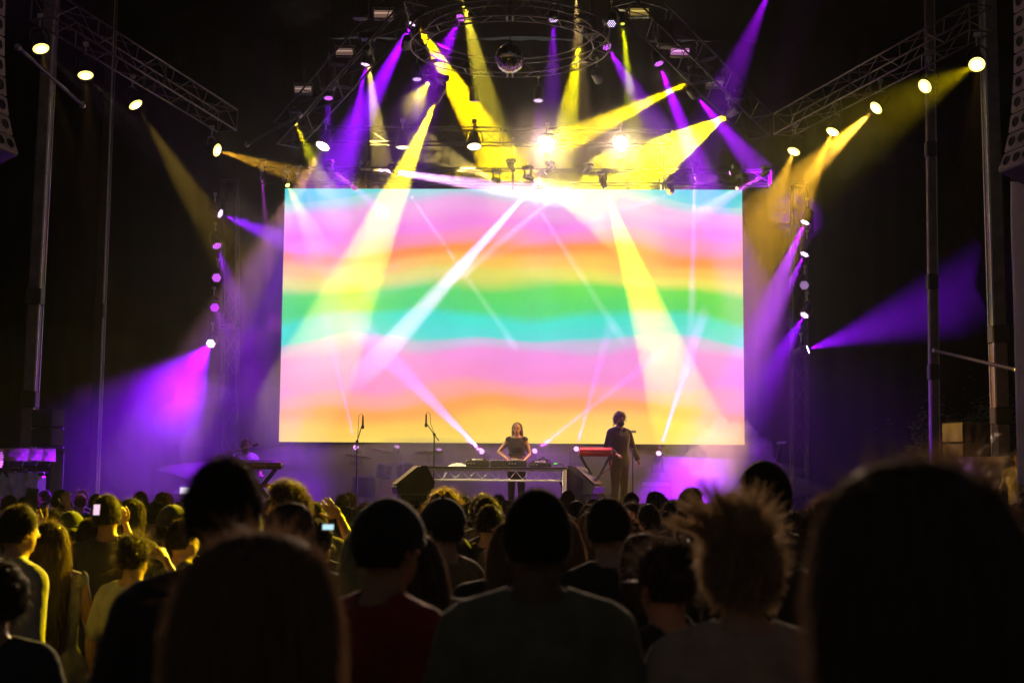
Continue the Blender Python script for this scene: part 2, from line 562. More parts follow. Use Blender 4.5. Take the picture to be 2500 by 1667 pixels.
# ------------------------------------------------------------------ side posts, PA
def post(label, px0, py0, px1, py1, Y, w, m, z0=0.0, clampz=()):
    a, b_ = at(px0, py0, Y), at(px1, py1, Y)
    dz = (a - b_) / (a.z - b_.z)
    top = b_ + dz * (11.9 - b_.z)
    bot = b_ + dz * (z0 - b_.z)
    o = thing('roof_post', label, 'post', bot)
    d = top - bot
    rot = d.to_track_quat('Z', 'Y').to_matrix()
    MB().bbox((d / 2), (w, w, d.length), w * .12, rot).build('column', m, o)
    for sx in (-1, 1):
        MB().box(d / 2 + rot @ V((sx * w * .5, -w * .5, 0)), (w * .14, w * .14, d.length * .998), rot).build('corner_profile', M_ALU, o)
    for z in clampz:
        p = d * ((z - bot.z) / d.z)
        MB().bbox(p, (w * 1.25, w * 1.25, .28), .02, rot).build('clamp', M_BLACK, o)
    MB().bbox((0, 0, .06), (w * 3, w * 3, .12), .02).build('base_plate', M_ALUDARK, o)
    return o


M_POST = mat('post_paint', (.16, .13, .14), .5, .3, var=.25, vs=6)
post('tall steel roof post near the left edge, beside the hanging speakers', 112, 250, 72, 1000, 23.4, .2, M_POST, clampz=(3.2, 4.9))
post('tall steel roof post near the right edge, lit pink, beside the hanging speakers', 2420, 250, 2446, 1100, 22.6, .22, M_POST, clampz=(3.0, 4.3))
post('thinner dark roof post between the right lamp tower and the right edge', 2270, 200, 2281, 1110, 25.0, .15, M_POST, clampz=(3.9, 5.5, 7.9))
post('dim roof post seen through haze left of the screen', 262, 300, 235, 1000, 26.0, .16, M_BLACK, clampz=(5.0,))


def brace_bar(label, a, b_, r=.03):
    o = thing('brace_pole', label, 'pole', a)
    d = V(b_) - V(a)
    MB().tube((0, 0, 0), d, r).build('pole', M_ALUDARK, o)
    for k in (0.02, .98):
        MB().ball(d * k, r * 1.9, 8, 6).build('coupler', M_ALU, o)


brace_bar('thin diagonal bracing pole beside the upper left lamps', at(40, 112, 21), at(205, 260, 23))
brace_bar('thin diagonal bracing pole low on the right between two posts', at(2280, 855, 25), at(2490, 905, 20.5))
brace_bar('thin long bracing pole left of the screen running towards the roof', at(600, 355, 28.6), at(735, 280, 27))


def line_array(label, px_face, Y, side, py_end, n=10):
    """curved column of loudspeaker boxes; side = -1 hangs left (faces right)"""
    h = .285
    base = at(px_face, py_end, Y)
    o = thing('line_array', label, 'loudspeakers', (base.x, Y, base.z))
    w, dp = .8, .6
    yaw = -side * radians(77)
    p = V((0, 0, 0))
    angs = [radians(a) for a in (21, 15, 10, 7, 5, 3, 2, 1, 0, 0, 0, 0, 0)][:n]
    Rz = Matrix.Rotation(yaw, 3, 'Z')
    gm = mat('array_face', (.55, .44, .42), .6, var=.25, vs=30)
    for i in range(n):
        tilt = Matrix.Rotation(-angs[i], 3, 'X')
        R = Rz @ tilt
        c = p + R @ V((0, 0, h / 2))
        bx = MB().bbox(c + R @ V((0, dp / 2, 0)), (w, dp, h - .012), .015, R).build('speaker_box', M_BLACK, o)
        MB().bbox(c + R @ V((0, -.012, 0)), (w - .05, .03, h - .035), .006, R).build('grille', gm, bx)
        for k in (-.23, 0, .23):
            q = (R @ V((0, -1, 0))).to_track_quat('Z', 'Y')
            MB().lathe([(.075, .0), (.075, .012), (.062, .014), (.05, .002), (0.012, 0.0)], c + R @ V((k, -.027, 0)), q, 8).build('port', M_PLASTIC, bx)
        MB().box(c + R @ V((side * -w * .505, .25, 0)), (.02, .08, h), R).build('rigging_plate', M_ALUDARK, bx)
        p = p + R @ V((0, 0, h))
    MB().tube(p, p + V((0, .2, 12 - base.z - p.z)), .02).build('hanging_cable', M_ALUDARK, o)
    return o


line_array('curved column of hanging loudspeaker boxes cut by the left edge', 4, 18.6, -1, 365, 10)
line_array('curved column of hanging loudspeaker boxes near the right edge', 2478, 18.6, 1, 408, 10)

# white cloth at the right edge
M_WHITECLOTH = mat('white_cloth', (.75, .72, .72), .8, var=.15, vs=2, trans=((.8, .76, .78), .65))
cx = at(2482, 800, 19.6)
drape('side_scrim', 'white cloth hanging in folds at the right edge of the picture', cx.x, 19.6, cx.x + 2.4, 20.6, 1.9, at(2488, 440, 19.6).z, M_WHITECLOTH, .12, 7, 'cloth')
# ------------------------------------------------------------------ lamps
SIG = 0.016 * 0.08
SPOTS = []


def emit_mat(name, col, s):
    return mat(name, (.02, .02, .02), .4, emit=col, es=s, sample=False)


YEL, GOLD, ORA = (1, .80, .0), (1, .66, .0), (1, .50, .03)
PUR, VIO, PNK, WPK = (.38, .0, 1), (.26, .0, 1), (.80, .10, 1), (.88, .42, 1)
WARM = (1, .66, .42)


def spot(parent, src, dst, wpx, L, col, blend=.3, off=.05, soft=.03, half=None):
    """a real spot lamp whose cone is wpx photo-pixels wide at dst; L = brightness of the hazy beam there"""
    d = dst - src
    dist = d.length
    r = wpx / 2 * dst.y / F
    h = half or atan(r / dist)
    I = LK * L * dist * dist / (2 * r * SIG)
    li = bpy.data.lights.new('beam', 'SPOT')
    li.energy = I * 4 * pi
    li.color = col
    li.spot_size = max(2 * h, radians(1.0))
    li.spot_blend = blend
    li.shadow_soft_size = soft
    o = bpy.data.objects.new('beam_light', li)
    COL.objects.link(o)
    dn = d.normalized()
    p = src + dn * off
    q = dn.to_track_quat('-Z', 'Y')
    o.parent = parent
    o.matrix_local = Matrix.Translation(p - V(parent.location)) @ q.to_matrix().to_4x4()
    return o


def hang(o, dn, back, up, r, arm=.0):
    """U yoke round the lamp body and a stem with clamp up to the rig"""
    side = dn.cross(V((0, 0, 1)))
    if side.length < .05:
        side = V((1, 0, 0))
    side.normalize()
    top = back + V((0, 0, up * .55))
    mb = MB()
    pts = [back + side * r * 1.12]
    for k in range(7):
        a = pi * k / 6
        pts.append(back + side * r * 1.12 * cos(a) + V((0, 0, up * .3 + up * .25 * sin(a))))
    pts.append(back - side * r * 1.12)
    mb.path(pts, r * .11, 6).build('yoke', M_ALUDARK, o)
    mb = MB()
    mb.tube(top, back + V((0, 0, up)), r * .13)
    mb.box(back + V((0, 0, up)), (r * .6, r * .5, r * .5))
    mb.build('clamp', M_ALU, o)


def led_wash(px, py, Y, dp, wpx, L, col, label, group, em=None, R=.105, up=.36, blend=1.0, floor=False):
    src = at(px, py, Y)
    dst = at(*dp)
    dn = (dst - src).normalized()
    o = thing('led_wash_lamp', label, 'stage lamp', src, 0, group)
    q = dn.to_track_quat('Z', 'Y')
    MB().lathe([(R * .55, -.26), (R * .8, -.24), (R * .95, -.16), (R * 1.02, -.03), (R * 1.02, .0), (R * .98, .004)], (0, 0, 0), q, 18).build('body', M_PLASTIC, o, False)
    MB().lathe([(R * 1.06, -.02), (R * 1.08, .0), (R * 1.06, .02), (R * .98, .02)], (0, 0, 0), q, 18).build('rim', M_BLACK, o)
    mb = MB()
    step = R * .36
    for i in range(-3, 4):
        for j in range(-3, 4):
            x = step * (i + j * .5)
            y = step * j * .866
            if x * x + y * y < (R * .93) ** 2 and abs(i + j) <= 2 and abs(i) <= 2 and abs(j) <= 2:
                c = q @ V((x, y, .012))
                mb.lathe([(step * .40, 0), (step * .40, .006), (step * .22, .013)], c, q, 7)
    em = em or (col, 4)
    mb.build('led_cells', emit_mat('led_%s_%.1f' % ('_'.join('%.2f' % c for c in em[0]), em[1]), *em), o)
    hang(o, dn, dn * -.12, (-up if floor else up), R)
    if L > 0:
        spot(o, src, dst, wpx * 1.35, L * 1.7, col, blend)
    return o


def par_can(px, py, Y, dp, wpx, L, col, label, group, em, R=.13, up=.42, half=None, blend=.6):
    src = at(px, py, Y)
    dst = at(*dp)
    dn = (dst - src).normalized()
    o = thing('par_lamp', label, 'stage lamp', src, 0, group)
    q = dn.to_track_quat('Z', 'Y')
    MB().lathe([(R * .45, -.33), (R * .6, -.31), (R * .8, -.2), (R * 1.0, -.07), (R * 1.04, .0), (R * 1.0, .012), (R * .97, .0)], (0, 0, 0), q, 22).build('can', M_BLACK, o)
    lens = MB().lathe([(R * .96, .002), (R * .7, .018), (R * .3, .026), (0, .028)], (0, 0, 0), q, 22).build('lens', emit_mat('par_%s_%.1f' % ('_'.join('%.2f' % c for c in em[0]), em[1]), *em), o)
    MB().lathe([(R * .62, .022), (R * .3, .03), (0, .032)], (0, 0, 0), q, 18).build('bulb', emit_mat('bulb_%.1f' % em[1], (1, .93, .6), em[1] * 4), lens)
    for rr in (.66, .82):
        MB().path([q @ V((R * rr * cos(a * pi / 10), R * rr * sin(a * pi / 10), .027)) for a in range(21)], .002, 4).build('lens_ring', M_ALUDARK, lens)
    hang(o, dn, dn * -.14, up, R * 1.05)
    if L > 0:
        spot(o, src, dst, wpx, L, col, blend, half=half)
    return o


def moving_head(px, py, Y, dp, wpx, L, col, label, group, em, R=.075, floor=False, blend=.22, up=.42, extra=None):
    src = at(px, py, Y)
    dst = at(*dp)
    dn = (dst - src).normalized()
    o = thing('moving_head_lamp', label, 'stage lamp', src, 0, group)
    q = dn.to_track_quat('Z', 'Y')
    k = R / .075
    MB().lathe([(R * .6, -.36 * k), (R * 1.15, -.33 * k), (R * 1.3, -.2 * k), (R * 1.15, -.08 * k), (R * 1.08, .0), (R * .95, .01)], (0, 0, 0), q, 16).build('head', M_PLASTIC, o)
    MB().lathe([(R * 1.0, .003), (R * .7, .014), (0, .018)], (0, 0, 0), q, 16).build('lens', emit_mat('mh_%s_%.1f' % ('_'.join('%.2f' % c for c in em[0]), em[1]), *em), o)
    sgn = -1 if floor else 1
    back = dn * -.2 * k
    side = dn.cross(V((0, 0, 1)))
    side = side.normalized() if side.length > .05 else V((1, 0, 0))
    rot = Matrix((side, V((0, 0, 1)).cross(side), V((0, 0, 1)))).transposed()
    for s in (-1, 1):
        MB().bbox(back + side * s * R * 1.55 + V((0, 0, sgn * up * k * .28)), (R * .4, R * 1.3, up * k * .62), .01, rot).build('yoke_arm', M_PLASTIC, o)
    MB().bbox(back + V((0, 0, sgn * up * k * .66)), (R * 4.2, R * 3.2, R * 1.5), .015, rot).build('base', M_PLASTIC, o)
    if not floor:
        MB().tube(back + V((0, 0, up * k * .7)), back + V((0, 0, up * k)), R * .2).build('clamp', M_ALU, o)
    if L > 0:
        spot(o, src, dst, wpx, L, col, blend)
    return o


EY = ((1, .86, .12), 6)
EYW = ((1, .9, .5), 14)
EP = ((.62, .10, 1), 3.0)
EPH = ((.85, .5, 1), 5.0)
EPD = ((.50, .05, .9), 1.2)
EPK = ((.9, .45, 1), 6)

G1 = 'yellow moving-head lamps over the stage'
moving_head(1012, 47, 28.3, (1235, 420, 31.0), 125, 1.2, GOLD, 'bright yellow moving lamp at upper left, beam slanting down right past the mirror ball', G1, EY)
moving_head(897, 140, 26.5, (940, 450, 31.2), 72, .16, (1, .7, .15), 'yellow moving lamp with a thin pale beam falling straight down, upper left', G1, EY)
moving_head(1063, 248, 26.8, (785, 880, 29.85), 200, .45, YEL, 'yellow moving lamp left of centre whose wide beam crosses the left half of the screen', G1, EY)
moving_head(1416, 97, 28.3, (1368, 400, 31.2), 95, .34, (1, .85, 0), 'yellow moving lamp right of the mirror ball with a narrow falling beam', G1, EY)
moving_head(1680, 203, 27.0, (1200, 430, 31.2), 115, .55, GOLD, 'yellow moving lamp under the right roof truss with a long beam slanting left', G1, EY)
moving_head(1780, 279, 27.6, (1545, 425, 31.0), 150, 3.2, (1, .84, 0), 'brightest white-hot yellow moving lamp at the right above the screen', G1, EYW)
moving_head(1300, 437, 27.6, (1545, 535, 29.85), 215, .42, (1, .82, .12), 'blazing yellow moving lamp at the top middle of the screen with a wide wedge', G1, EYW, R=.05)
moving_head(1477, 458, 28.0, (1668, 1010, 29.85), 180, .5, (1, .84, .02), 'yellow moving lamp at the top right of the screen, wide beam crossing down right', G1, EYW, R=.05)
moving_head(1205, 437, 29.0, (1075, 380, 31.0), 66, .2, (1, .72, .2), 'pale yellow moving lamp above the screen centre pointing back up left', G1, EY, R=.05)
moving_head(1606, 145, 26.2, (1560, 245, 25.7), 26, .22, (.85, .8, 0), 'small greenish yellow lamp beside a purple one under the right roof truss', G1, EY, R=.05)
moving_head(1520, 58, 25.6, (1535, 200, 25.2), 24, .14, (.7, .75, 0), 'small dim greenish lamp near the top right of the ring truss', G1, ((.6, .7, .05), 1.5), R=.05)
moving_head(1127, -12, 25.2, (1165, 150, 24.6), 42, .13, (1, .8, .05), 'dim yellow lamp cut by the top edge left of the mirror ball', G1, EY)
moving_head(1406, -10, 25.4, (1410, 90, 25.2), 24, .07, (1, .6, .2), 'dim amber lamp cut by the top edge right of the mirror ball', G1, EY)
moving_head(722, 303, 27.8, (748, 360, 27.4), 20, .10, (.9, .8, 0), 'tiny yellow lamp at the lower end of the left roof truss', G1, ((.9, .75, .05), 1.6), R=.05)
moving_head(702, 452, 29.2, (716, 480, 29.0), 14, .2, YEL, 'small yellow lamp standing on the top left corner of the screen', G1, EY, R=.055)
moving_head(1800, 460, 29.2, (1770, 478, 29.0), 14, .1, YEL, 'small gold lamp standing on the top right corner of the screen', G1, ((.9, .75, .3), 1.5), R=.055)

G2 = 'purple LED wash lamps in the roof rig'
for a in (
    (1006, 57, 28.2, (850, 350, 28.0), 76, .34, VIO, 'bright purple LED lamp paired with the yellow lamp at upper left', EPH),
    (893, 156, 26.4, (825, 460, 26.3), 80, .18, VIO, 'purple LED lamp just under the thin pale yellow beam lamp', EPH),
    (802, 238, 27.4, (802, 340, 27.2), 40, .05, VIO, 'small purple LED lamp at the lower left end of the roof truss', EP),
    (992, 112, 26.8, (985, 160, 27.4), 30, .0, VIO, 'tilted whitish LED lamp half hidden behind the bright yellow beam', ((.8, .6, 1), 1.6)),
    (1018, 192, 27.4, (1020, 280, 27.3), 36, .05, VIO, 'flat-lying pale purple LED lamp left of the yellow beam crossing', ((.75, .5, 1), 2.2)),
    (1125, 43, 25.4, (1085, 125, 24.9), 38, .12, PUR, 'purple LED lamp at the top, left of the mirror ball', EP),
    (1158, 245, 28.2, (1158, 300, 28.3), 36, .0, PUR, 'faint purple LED lamp low in the middle left of the yellow beam', EPD),
    (1314, 244, 28.0, (1312, 340, 27.9), 26, .08, PUR, 'pale purple LED lamp below right of the mirror ball', ((.7, .45, 1), 2.4)),
    (1351, 47, 25.2, (1350, 160, 25.0), 30, .06, PUR, 'pale purple LED lamp at the top, right of the mirror ball', ((.7, .45, 1), 2.4)),
    (1493, 57, 25.6, (1490, 100, 25.3), 26, .0, PUR, 'whitish LED lamp beside the small dim greenish lamp, top right', ((.8, .65, 1), 2.0)),
    (1481, 113, 25.8, (1550, 225, 25.2), 40, .10, PUR, 'purple LED lamp on the right rim of the ring truss', EP),
    (1462, 194, 27.4, (1485, 230, 27.9), 26, .0, PUR, 'small tilted LED lamp seen edge-on right of the ring truss', ((.8, .6, .9), 1.2)),
    (1608, 154, 26.2, (1690, 370, 25.7), 50, .22, PUR, 'purple LED lamp paired with the small greenish yellow lamp', EP),
    (1696, 231, 27.0, (1905, 480, 30.8), 80, .2, PUR, 'purple LED lamp under the right roof truss, beam falling to the lower right', EP),
):
    led_wash(*a[:7], a[7], G2, a[8], R=.10)

G3 = 'purple LED wash lamps on the left tower'
for px, py, dp, w, L, c, lab, em in (
    (536, 521, (720, 597, 28.1), 66, .13, VIO, 'topmost purple LED lamp on the left tower, beam pointing right', EPH),
    (529, 599, (560, 690, 28.0), 34, .05, PUR, 'second purple LED lamp from the top of the left tower', EP),
    (529, 678, (500, 705, 26.5), 30, .0, PUR, 'middle purple LED lamp on the left tower', EP),
    (524, 750, (545, 790, 27.5), 36, .012, PUR, 'fourth purple LED lamp from the top of the left tower', ((.55, .02, 1), 3)),
    (515, 838, (250, 1190, 22.4), 400, .075, (.24, 0, 1), 'lowest and brightest purple LED lamp on the left tower, flooding the left side', ((.9, .7, 1), 9)),
):
    led_wash(px, py, 28.5, dp, w, L, c, lab, G3, em, R=.105)
G4 = 'purple LED wash lamps on the right tower'
for px, py, dp, w, L, c, lab, em in (
    (1966, 541, (1825, 860, 28.1), 84, .12, PUR, 'topmost purple LED lamp on the right tower, beam pointing down left', ((.9, .7, 1), 9)),
    (1965, 619, (1850, 850, 27.9), 70, .07, PUR, 'second purple LED lamp from the top of the right tower', EPH),
    (1964, 696, (1940, 740, 27.0), 30, .0, PUR, 'dimmest middle purple LED lamp on the right tower', ((.7, .4, .9), 1.2)),
    (1965, 768, (1895, 885, 27.9), 56, .11, VIO, 'fourth purple LED lamp from the top of the right tower', EPH),
    (1970, 854, (2190, 780, 27.9), 105, .12, VIO, 'lowest purple LED lamp on the right tower, beam pointing up right', ((.9, .7, 1), 9)),
):
    led_wash(px, py, 28.5, dp, w, L, c, lab, G4, em, R=.105)
led_wash(1885, -35, 27.0, (1795, 170, 26.5), 60, .05, PUR, 'purple LED lamp cut by the top edge at the right', 'purple LED wash lamps in the roof rig')

G5 = 'round warm lamps on the left slanting truss'
for px, py, Y, dp, w, L, lab, c in (
    (100, 119, 22.0, (132, 265, 21.6), 48, .10, 'largest round yellow lamp near the upper left corner', ORA),
    (209, 184, 23.4, (218, 330, 23.0), 50, .045, 'second round yellow lamp from the upper left corner', ORA),
    (331, 256, 25.2, (440, 430, 24.8), 56, .03, 'third round yellow lamp on the left truss, seen edge-on', (1, .62, .05)),
    (530, 367, 27.2, (700, 420, 26.6), 50, .08, 'last round lamp at the low end of the left truss, facing right', ORA),
):
    o = par_can(px, py, Y, dp, w, L, c, lab, G5, ((1, .80, .16), 3.0))
    if Y < 24:
        sp = spot(o, at(px, py, Y), at(1240, 1150, 24.7), 40, 1, (1, .74, .48), .9, half=radians(7))  # added front spot to brighten the DJ table; the lamp's own beam falls downward
        sp.data.energy = KEY_W * 1.2
G6 = 'round warm lamps on the right slanting truss'
for px, py, Y, dp, w, L, lab, c in (
    (2385, 158, 22.0, (2385, 240, 21.2), 44, .03, 'round yellow lamp highest on the right truss beside the post', ORA),
    (2258, 211, 23.6, (2150, 290, 23.0), 44, .06, 'second round yellow lamp from the upper right, tilted left', ORA),
    (2139, 264, 25.2, (1990, 400, 24.6), 66, .20, 'brightest round yellow lamp in the middle of the right truss', ORA),
    (2033, 322, 26.6, (1970, 460, 26.2), 62, .20, 'fourth round yellow lamp on the right truss, above the amber haze', ORA),
    (1938, 370, 27.8, (1905, 450, 27.5), 46, .14, 'last round yellow lamp at the low end of the right truss', ORA),
):
    o = par_can(px, py, Y, dp, w, L, c, lab, G6, ((1, .80, .18), 3.6))
    if Y < 23:
        sp = spot(o, at(px, py, Y), at(230, 1330, 8.0), 40, 1, (1, .72, .0), .9, half=radians(5.8))  # added second spot to side-light the left crowd; the lens itself faces down
        sp.data.energy = SIDE_W
    elif Y < 26:
        sp = spot(o, at(px, py, Y), at(1290, 1120, 24.9), 40, 1, (1, .50, .08), .9, half=radians(7))
        sp.data.energy = KEY_W
G7 = 'round lamps in the row above the screen'
for px, py, dp, w, L, lab, c, em in (
    (788, 357, (715, 490, 28.6), 46, .12, 'leftmost round lamp in the row above the screen', (1, .5, .12), ((1, .85, .5), 10)),
    (983, 359, (985, 430, 29.2), 40, .0, 'flat round lamp behind the wide yellow beam in the row above the screen', WARM, ((1, .85, .4), 2.0)),
    (1158, 358, (1160, 420, 29.0), 40, .0, 'flat pale round lamp left of centre in the row above the screen', WARM, ((1, .88, .45), 3.0)),
):
    par_can(px, py, 29.2, dp, w, L, c, lab, G7, em, R=.15)
# the two that look straight at the audience
for px, py, dp, lab in ((1336, 353, (1020, 1380, 3.2), 'round white-hot lamp facing the audience at centre above the screen'),
                        (1515, 351, (1750, 1380, 3.2), 'round white-hot lamp facing the audience right of centre above the screen')):
    o = par_can(px, py, 29.2, dp, 40, 0, WARM, lab, G7, ((1, .93, .75), 25), R=.15)
    sp = spot(o, at(px, py, 29.2), at(*dp), 40, 1, WARM, .9, half=radians(11))
    sp.data.energy = FACE_W
# soft yellow flood for the left crowd, added at the dim upper lamp
o = moving_head(1044, 205, 26.6, (330, 1330, 8.0), 40, 0, YEL, 'upper yellow lamp of the pair left of centre, tilted to the left crowd', G1, ((1, .8, .1), 2.5), R=.05)
sp = spot(o, at(1044, 205, 26.6), at(300, 1330, 8.0), 40, 1, (1, .74, .0), .7, half=radians(5.0))
sp.data.energy = FLOOD_W

G8 = 'small pink beam lamps along the top of the screen'
for px, py, dp, w, L, c, lab, em in (
    (638, 417, (645, 500, 28.9), 9, .16, PNK, 'tiny pink beam lamp left of the screen corner', ((.85, .2, .9), 2)),
    (726, 421, (740, 450, 29.0), 8, .08, PNK, 'tiny pink lamp above the top left corner of the screen', ((.7, .15, .8), 1.5)),
    (811, 414, (868, 462, 29.0), 15, .40, PNK, 'small magenta beam lamp pointing down right above the left screen edge', ((.9, .3, 1), 4)),
    (903, 411, (1330, 476, 29.85), 56, .85, WPK, 'white-pink beam lamp firing a long bar of light to the right', EPK),
    (1255, 417, (1500, 800, 29.85), 24, .10, WPK, 'tiny pink lamp whose thin beam crosses the middle of the screen', ((.6, .2, .6), 1.2)),
    (1333, 421, (960, 835, 29.85), 60, .6, WPK, 'white-hot pink beam lamp at the centre, beam crossing down left', ((1, .8, 1), 14)),
    (1427, 423, (1150, 650, 29.85), 30, .2, WPK, 'pink beam lamp right of centre with a beam parallel to the big white one', EPK),
    (1697, 424, (1685, 880, 29.85), 32, .16, PNK, 'pink beam lamp sending a vertical shaft down the right of the screen', EPK),
    (1783, 423, (1560, 500, 28.0), 9, .14, PNK, 'small pink lamp with a thin beam pointing left near the top right corner', ((.9, .3, .9), 2.5)),
    (1861, 428, (1808, 463, 28.8), 16, .55, PNK, 'magenta beam lamp right of the screen corner pointing back left', EPK),
    (968, 428, (1235, 815, 29.85), 20, .10, WPK, 'hidden pink lamp behind the yellow beam with a thin diagonal beam', EPK),
):
    moving_head(px, py, 28.2, dp, w * 1.1, L, c, lab, G8, em, R=.045, up=.26, blend=.6)
for px, py, lab in ((866, 455, 'unlit round lamp sitting on the top edge of the screen at left'),
                    (1637, 466, 'unlit round golden lamp sitting on the top edge of the screen at right')):
    o = thing('globe_lamp', lab, 'stage lamp', at(px, py, 29.6), 0, 'unlit lamps on the screen top')
    MB().ball((0, 0, 0), .085, 16, 10).build('globe', mat('brass_globe', (.5, .38, .15), .25, .8), o, True)
    MB().bbox((0, 0, .12), (.16, .14, .08), .015).build('base', M_PLASTIC, o)
    MB().tube((-.12, 0, 0), (-.12, 0, .14), .012).build('yoke', M_ALUDARK, o)

G9 = 'pink beam lamps on the stage floor'
for px, py, Y, dp, w, L, lab in (
    (1177, 1103, 28.4, (1005, 930, 25.5), 42, .10, 'bright magenta floor lamp left of the DJ, beam rising to the left'),
    (1305, 1101, 28.4, (1500, 950, 25.5), 18, .045, 'small purple floor lamp right of the DJ, beam rising to the right'),
    (1407, 1096, 28.4, (1455, 920, 25.5), 18, .028, 'purple floor lamp behind the red keyboard'),
    (1608, 1107, 28.0, (1672, 910, 25.5), 18, .09, 'magenta floor lamp right of the man, beam rising steeply'),
    (869, 1092, 28.6, (826, 910, 25.5), 16, .022, 'tiny purple floor lamp behind the left microphone stand'),
    (969, 1091, 28.6, (975, 1060, 28.4), 10, .0, 'tiny purple floor lamp behind the drum kit'),
    (1072, 1098, 28.6, (1075, 1060, 28.4), 10, .0, 'tiny purple floor lamp behind the second microphone stand'),
):
    moving_head(px, py, Y, dp, w, L, PNK, lab, G9, ((.85, .35, 1), 3.0 if L else 1.0), R=.065, floor=True)

# strobe bars on the roof trusses, switched off; their glow stands for reflected light
G10 = 'strobe bars on the roof trusses'
for px, py, Y, w, lab, c, s in (
    (936, 35, 24.8, .36, 'strobe bar nearest the top on the left roof truss', (.5, .27, .2), .5),
    (842, 127, 26.4, .36, 'middle strobe bar on the left roof truss', (.45, .25, .2), .45),
    (740, 219, 27.8, .36, 'lowest strobe bar on the left roof truss', (.42, .25, .22), .45),
    (1561, 30, 24.8, .36, 'amber-tinted strobe bar nearest the top on the right roof truss', (.55, .36, .08), .6),
    (1660, 127, 26.4, .38, 'brightest pink strobe bar on the right roof truss', (.9, .3, .75), .7),
    (1745, 204, 27.8, .36, 'lowest dim strobe bar on the right roof truss', (.25, .15, .15), .3),
):
    p = at(px, py, Y)
    o = thing('strobe_bar', lab, 'stage lamp', p, 0, G10)
    MB().bbox((0, .06, 0), (w, .12, .17), .015).build('housing', M_BLACK, o)
    MB().box((0, -.006, 0), (w - .03, .02, .13)).build('reflector', mat('refl_%.2f_%.2f' % (c[0], s), (.3, .3, .3), .4, .5, emit=c, es=s * .6, sample=False), o)  # faint emission here and on the tube paints in the reflected gleam
    MB().tube((-w / 2 + .02, -.025, .01), (w / 2 - .02, -.025, .01), .012).build('tube', mat('tube_%.2f_%.2f' % (c[0], s), (.5, .5, .5), .3, emit=(min(1, c[0] * 1.3), c[1] * 1.5, c[2] * 1.4), es=s * 1.6, sample=False), o)
    MB().tube((-w * .55, .05, .13), (w * .55, .05, .13), .014).build('bracket', M_ALU, o)
    for k in (-1, 1):
        MB().tube((k * w * .52, .05, 0), (k * w * .52, .05, .13), .012).build('arm', M_ALU, o)
    MB().tube((0, .05, .13), (0, .05, .45), .015).build('clamp', M_ALUDARK, o)
# dark motor housings that hang among the strobes
for px, py, Y, lab in ((880, 15, 25.2, 'black hoist motor on the left roof truss by the top strobe bar'), (800, 190, 27.2, 'black hoist motor low on the left roof truss'),
                       (1625, 85, 25.8, 'black hoist motor high on the right roof truss'), (1700, 165, 27.0, 'black hoist motor low on the right roof truss')):
    p = at(px, py, Y)
    o = thing('hoist_motor', lab, 'hoist', p, 0, 'hoist motors')
    MB().bbox((0, 0, 0), (.3, .25, .5), .04).build('housing', M_BLACK, o)
    MB().path([(0, 0, .25), (0, 0, .4), (.04, 0, .45), (.0, 0, .5)], .015).build('hook', M_ALU, o)
    MB().tube((0, 0, .5), (0, 0, 12 - p.z), .01).build('chain', M_ALUDARK, o)
# ------------------------------------------------------------------ DJ table
def st(px, Y):
    """x on the stage deck at depth Y under photo column px"""
    return at(px, 1230, Y).x


TY = 24.7
tx0, tx1 = st(1036, TY), st(1383, TY)
tw = tx1 - tx0
tz = at(1210, 1139, TY).z
table = thing('dj_table', 'DJ table with a silver truss front and square metal legs', 'table', ((tx0 + tx1) / 2, TY, STZ))
hh = tz - STZ
M_SILV = mat('silver_truss', (.8, .82, .76), .5, .6, var=.15, vs=10)
MB().bbox((0, .35, hh - .015), (tw + .04, .85, .03), .008).build('tabletop', M_BLACK, table)
MB().bbox((0, -.03, hh - .055), (tw, .05, .05), .008).build('top_rail', M_SILV, table)
MB().bbox((0, -.03, hh - .235), (tw, .05, .035), .008).build('bottom_rail', M_SILV, table)
nb = 20
zt_, zb_ = hh - .08, hh - .218
for k in range(nb):
    xa, xb = -tw / 2 + .06 + (tw - .12) * k / nb, -tw / 2 + .06 + (tw - .12) * (k + 1) / nb
    a, b_ = ((xa, -.03, zb_), (xb, -.03, zt_)) if k % 2 == 0 else ((xa, -.03, zt_), (xb, -.03, zb_))
    MB().tube(a, b_, .008, n=6).build('brace', M_SILV, table)
for x in (0.0,):
    MB().box((x + .05, -.03, hh - .145), (.025, .03, .145)).build('mid_post', M_SILV, table)
for sx in (-1, 1):
    MB().bbox((sx * (tw / 2 - .04), -.03, hh / 2), (.075, .075, hh - .02), .01).build('leg', M_SILV, table)
    MB().bbox((sx * (tw / 2 - .04), .7, hh / 2), (.06, .06, hh - .04), .01).build('leg', M_ALU, table)
for sx in (-1, 1):
    MB().bbox((sx * (tw / 2 - .04), .335, hh - .07), (.045, .66, .05), .008).build('side_rail', M_SILV, table)

M_GEAR = mat('gear_black', (.025, .027, .03), .4, var=.25, vs=25)
M_KNOB = mat('gear_silver', (.55, .55, .55), .3, .6)
M_LEDG = mat('gear_display', (.02, .02, .02), .3, emit=(.5, .8, .8), es=.8, sample=False)


